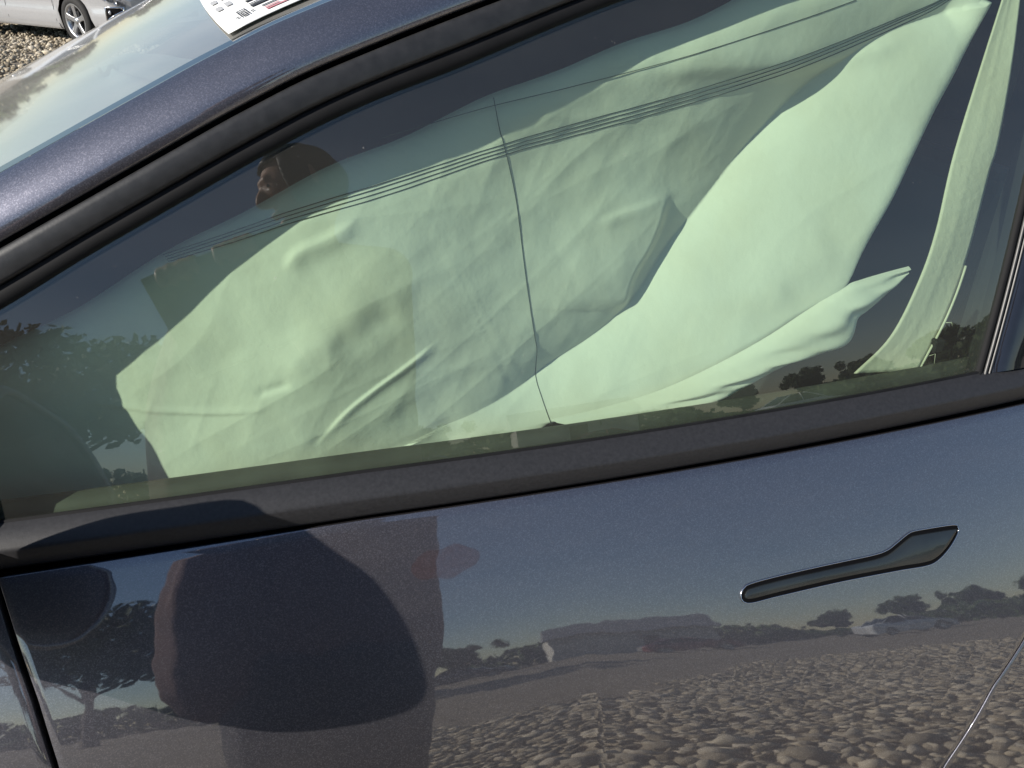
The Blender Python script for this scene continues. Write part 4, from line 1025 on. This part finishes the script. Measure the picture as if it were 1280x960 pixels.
def fused(name, chains, mat, parent, vox=.007, sm=4, extra=None):
    V, Fc = capsules(chains)
    if extra:
        for v, f in extra: Fc = np.concatenate([Fc, f+len(V)]); V = np.concatenate([V, v])
    o = np_obj(name, V, Fc, mat, parent)
    m = o.modifiers.new('r', 'REMESH'); m.mode = 'VOXEL'; m.voxel_size = vox; m.use_smooth_shade = True
    s = o.modifiers.new('s', 'SMOOTH'); s.factor = .5; s.iterations = sm
    return o
def person():
    B = np.array([-.20, -.93, 0.0])
    root = empty('person', 'person in a brown shirt holding up a tablet, mirrored in the car window', 'person', tuple(B))
    A = lambda x, y, z: (x-B[0], y-B[1], z)
    TC = CAM-.014*F_
    tz = math.radians(18); Rt = np.array([1.0, 0, 0]); Ft = np.array([0, math.cos(PITCH*.7), -math.sin(PITCH*.7)]); Ut = np.cross(Rt, Ft)
    Rt, Ut = Rt*math.cos(tz)+Ut*math.sin(tz), Ut*math.cos(tz)-Rt*math.sin(tz)
    TC = TC-.012*Ft
    def T(r, u, f=0): p = TC+r*Rt+u*Ut-f*Ft; return (p[0]-B[0], p[1]-B[1], p[2])
    # hands: thumbs behind the tablet, four fingers over its top edge
    hands = []
    for r0, sgn in ((-.255, 1), (-.150, -1)):
        palm = [(T(r0, .055, .045), .030), (T(r0+sgn*.01, .085, .030), .028)]
        hands.append(palm)
        for i, (dr, ln) in enumerate(((-.028, .9), (-.009, 1.05), (.010, 1.0), (.028, .8))):
            hands.append([(T(r0+dr*.8, .085, .030), .0105), (T(r0+dr, .108+.006*ln, .018), .0095), (T(r0+dr*1.1, .112, -.010), .0085), (T(r0+dr*1.15, .112-.028*ln, -.016), .0075)])
        hands.append([(T(r0+sgn*.02, .060, .040), .012), (T(r0+sgn*.045, .075, .026), .010), (T(r0+sgn*.060, .060, .018), .009)])
    wl, wr = T(-.28, .02, .085), T(-.14, .02, .095)
    el, er = A(-.54, -.90, 1.12), A(-.10, -.92, 1.12)
    sl_, sr_ = A(-.47, -.95, 1.49), A(-.07, -.95, 1.50)
    arms = [[(sl_, .052), (el, .040), (wl, .027), (T(-.255, .055, .045), .027)], [(sr_, .052), (er, .040), (wr, .027), (T(-.150, .055, .045), .027)]]
    legs = [[(A(-.38, -.95, .96), .085), (A(-.39, -.93, .52), .055), (A(-.38, -.97, .09), .040), (A(-.39, -.86, .045), .036)],
            [(A(-.18, -.95, .96), .085), (A(-.19, -.93, .52), .055), (A(-.20, -.97, .09), .040), (A(-.19, -.86, .045), .036)]]
    torso = [[(A(-.47, -.95, .95), .14), (A(-.47, -.95, 1.18), .135), (A(-.42, -.95, 1.40), .12)], [(A(-.175, -.95, .98), .13), (A(-.175, -.95, 1.18), .13), (A(-.19, -.95, 1.40), .115)],
             [(A(-.28, -.95, 1.0), .14), (A(-.27, -.95, 1.42), .12)], [(sl_, .06), (A(-.26, -.96, 1.53), .07), (sr_, .06)], [(A(-.255, -.95, 1.50), .058), (A(-.215, -.90, 1.64), .052)]]
    # head turned to its right, looking down at the tablet
    hc = np.array(A(-.225, -.885, 1.735)); fx = np.array([-.93, .25, -.28]); fx /= np.linalg.norm(fx); sx = np.cross(fx, [0, 0, 1.]); sx /= np.linalg.norm(sx); ux = np.cross(sx, fx)
    H = lambda f, s, u: tuple(hc+fx*f+sx*s+ux*u)
    th = np.linspace(0, math.pi, 24)[:, None]; ph = np.linspace(0, 2*math.pi, 32, endpoint=False)[None]
    X = np.sin(th)*np.cos(ph); Y = np.sin(th)*np.sin(ph); Z = np.cos(th)+0*ph
    jaw = np.where(Z < 0, 1+.28*Z, 1.0)
    P = hc+(X*.098*jaw)[..., None]*fx+(Y*.076*jaw)[..., None]*sx+(Z*.118)[..., None]*ux
    head = (P.reshape(-1, 3), grid_faces(24, 32, True, True))
    face = [[(H(.092, 0, .02), .010), (H(.112, 0, -.018), .013), (H(.100, 0, -.026), .012)], [(H(.084, -.032, .032), .010), (H(.092, 0, .034), .010), (H(.084, .032, .032), .010)],
            [(H(.086, -.020, -.058), .007), (H(.094, 0, -.058), .008), (H(.086, .020, -.058), .007)], [(H(.076, -.014, -.092), .016), (H(.078, .014, -.092), .016)],
            [(H(-.005, -.078, .018), .010), (H(-.010, -.082, -.025), .008)], [(H(-.005, .078, .018), .010), (H(-.010, .082, -.025), .008)]]
    body = fused('body', hands+arms+legs+torso+face, M_SKIN, root, .006, 3, [head])
    for s in (-1, 1):
        e = lathe('eye', [(.0, -.007), (.004, -.006), (.007, -.002), (.008, .003)], M_SCREEN, body, 12); e.location = H(.083, s*.030, .012); e.rotation_euler = (0, 0, math.atan2(-fx[0], fx[1])+math.pi)
    hair_r = P[:, :, :]*1.0
    Ph = hc+((P-hc)*(1.045+.03*np.sin(9*ph+5*th)*np.sin(th))[..., None])
    msk = ((X < .58) | (Z > .55)) & (Z > -.55)
    Fh = grid_faces(24, 32, True, True); ok = msk.reshape(-1)[Fh].all(1)
    o = np_obj('hair', Ph.reshape(-1, 3), Fh[ok], M_HAIR, root); solid(o, .006, -1)
    g = lambda ch, d: [(p, r_+d) for p, r_ in ch]
    fused('shirt', [g(c_, .014) for c_ in torso[:4]]+[[(sl_, .070), (el, .056), ((np.array(wl)*.8+np.array(el)*.2), .042)], [(sr_, .070), (er, .056), ((np.array(wr)*.8+np.array(er)*.2), .042)],
          [(A(-.39, -.95, .97), .135), (A(-.17, -.95, .97), .135)]], M_SHIRT, root, .010, 4)
    fused('trousers', [[(A(-.38, -.95, .96), .125), (A(-.39, -.93, .52), .095), (A(-.38, -.965, .10), .075)], [(A(-.18, -.95, .96), .125), (A(-.19, -.93, .52), .095), (A(-.20, -.965, .10), .075)], [(A(-.38, -.95, .93), .14), (A(-.18, -.95, .93), .14)]], M_TROUSER, root, .010, 4)
    for x in (-.385, -.195):
        fused('shoe', [[(A(x, -.99, .045), .048), (A(x, -.90, .045), .050), (A(x-.005, -.80, .035), .040)]], M_SHOE, root, .008, 3)
    # the tablet
    tb = empty('tablet', 'black tablet held up in both hands in front of the car', 'tablet', tuple(TC))
    def slab(nm, r0, r1, u0, u1, f0, f1, mat, bev):
        v = []
        for r_ in (r0, r1):
            for u_ in (u0, u1):
                for f_ in (f0, f1): v.append(r_*Rt+u_*Ut-f_*Ft)
        f = [(0, 1, 3, 2), (4, 6, 7, 5), (0, 4, 5, 1), (2, 3, 7, 6), (0, 2, 6, 4), (1, 5, 7, 3)]
        o = mesh_obj(nm, v, f, mat, tb, smooth=False); b = o.modifiers.new('b', 'BEVEL'); b.width = bev; b.segments = 3
    slab('case', -.320, .016, -.10, .115, -.004, .005, M_TABLET, .003)
    slab('screen', -.310, .006, -.09, .105, .0052, .0062, M_SCREEN, .0003)
person()
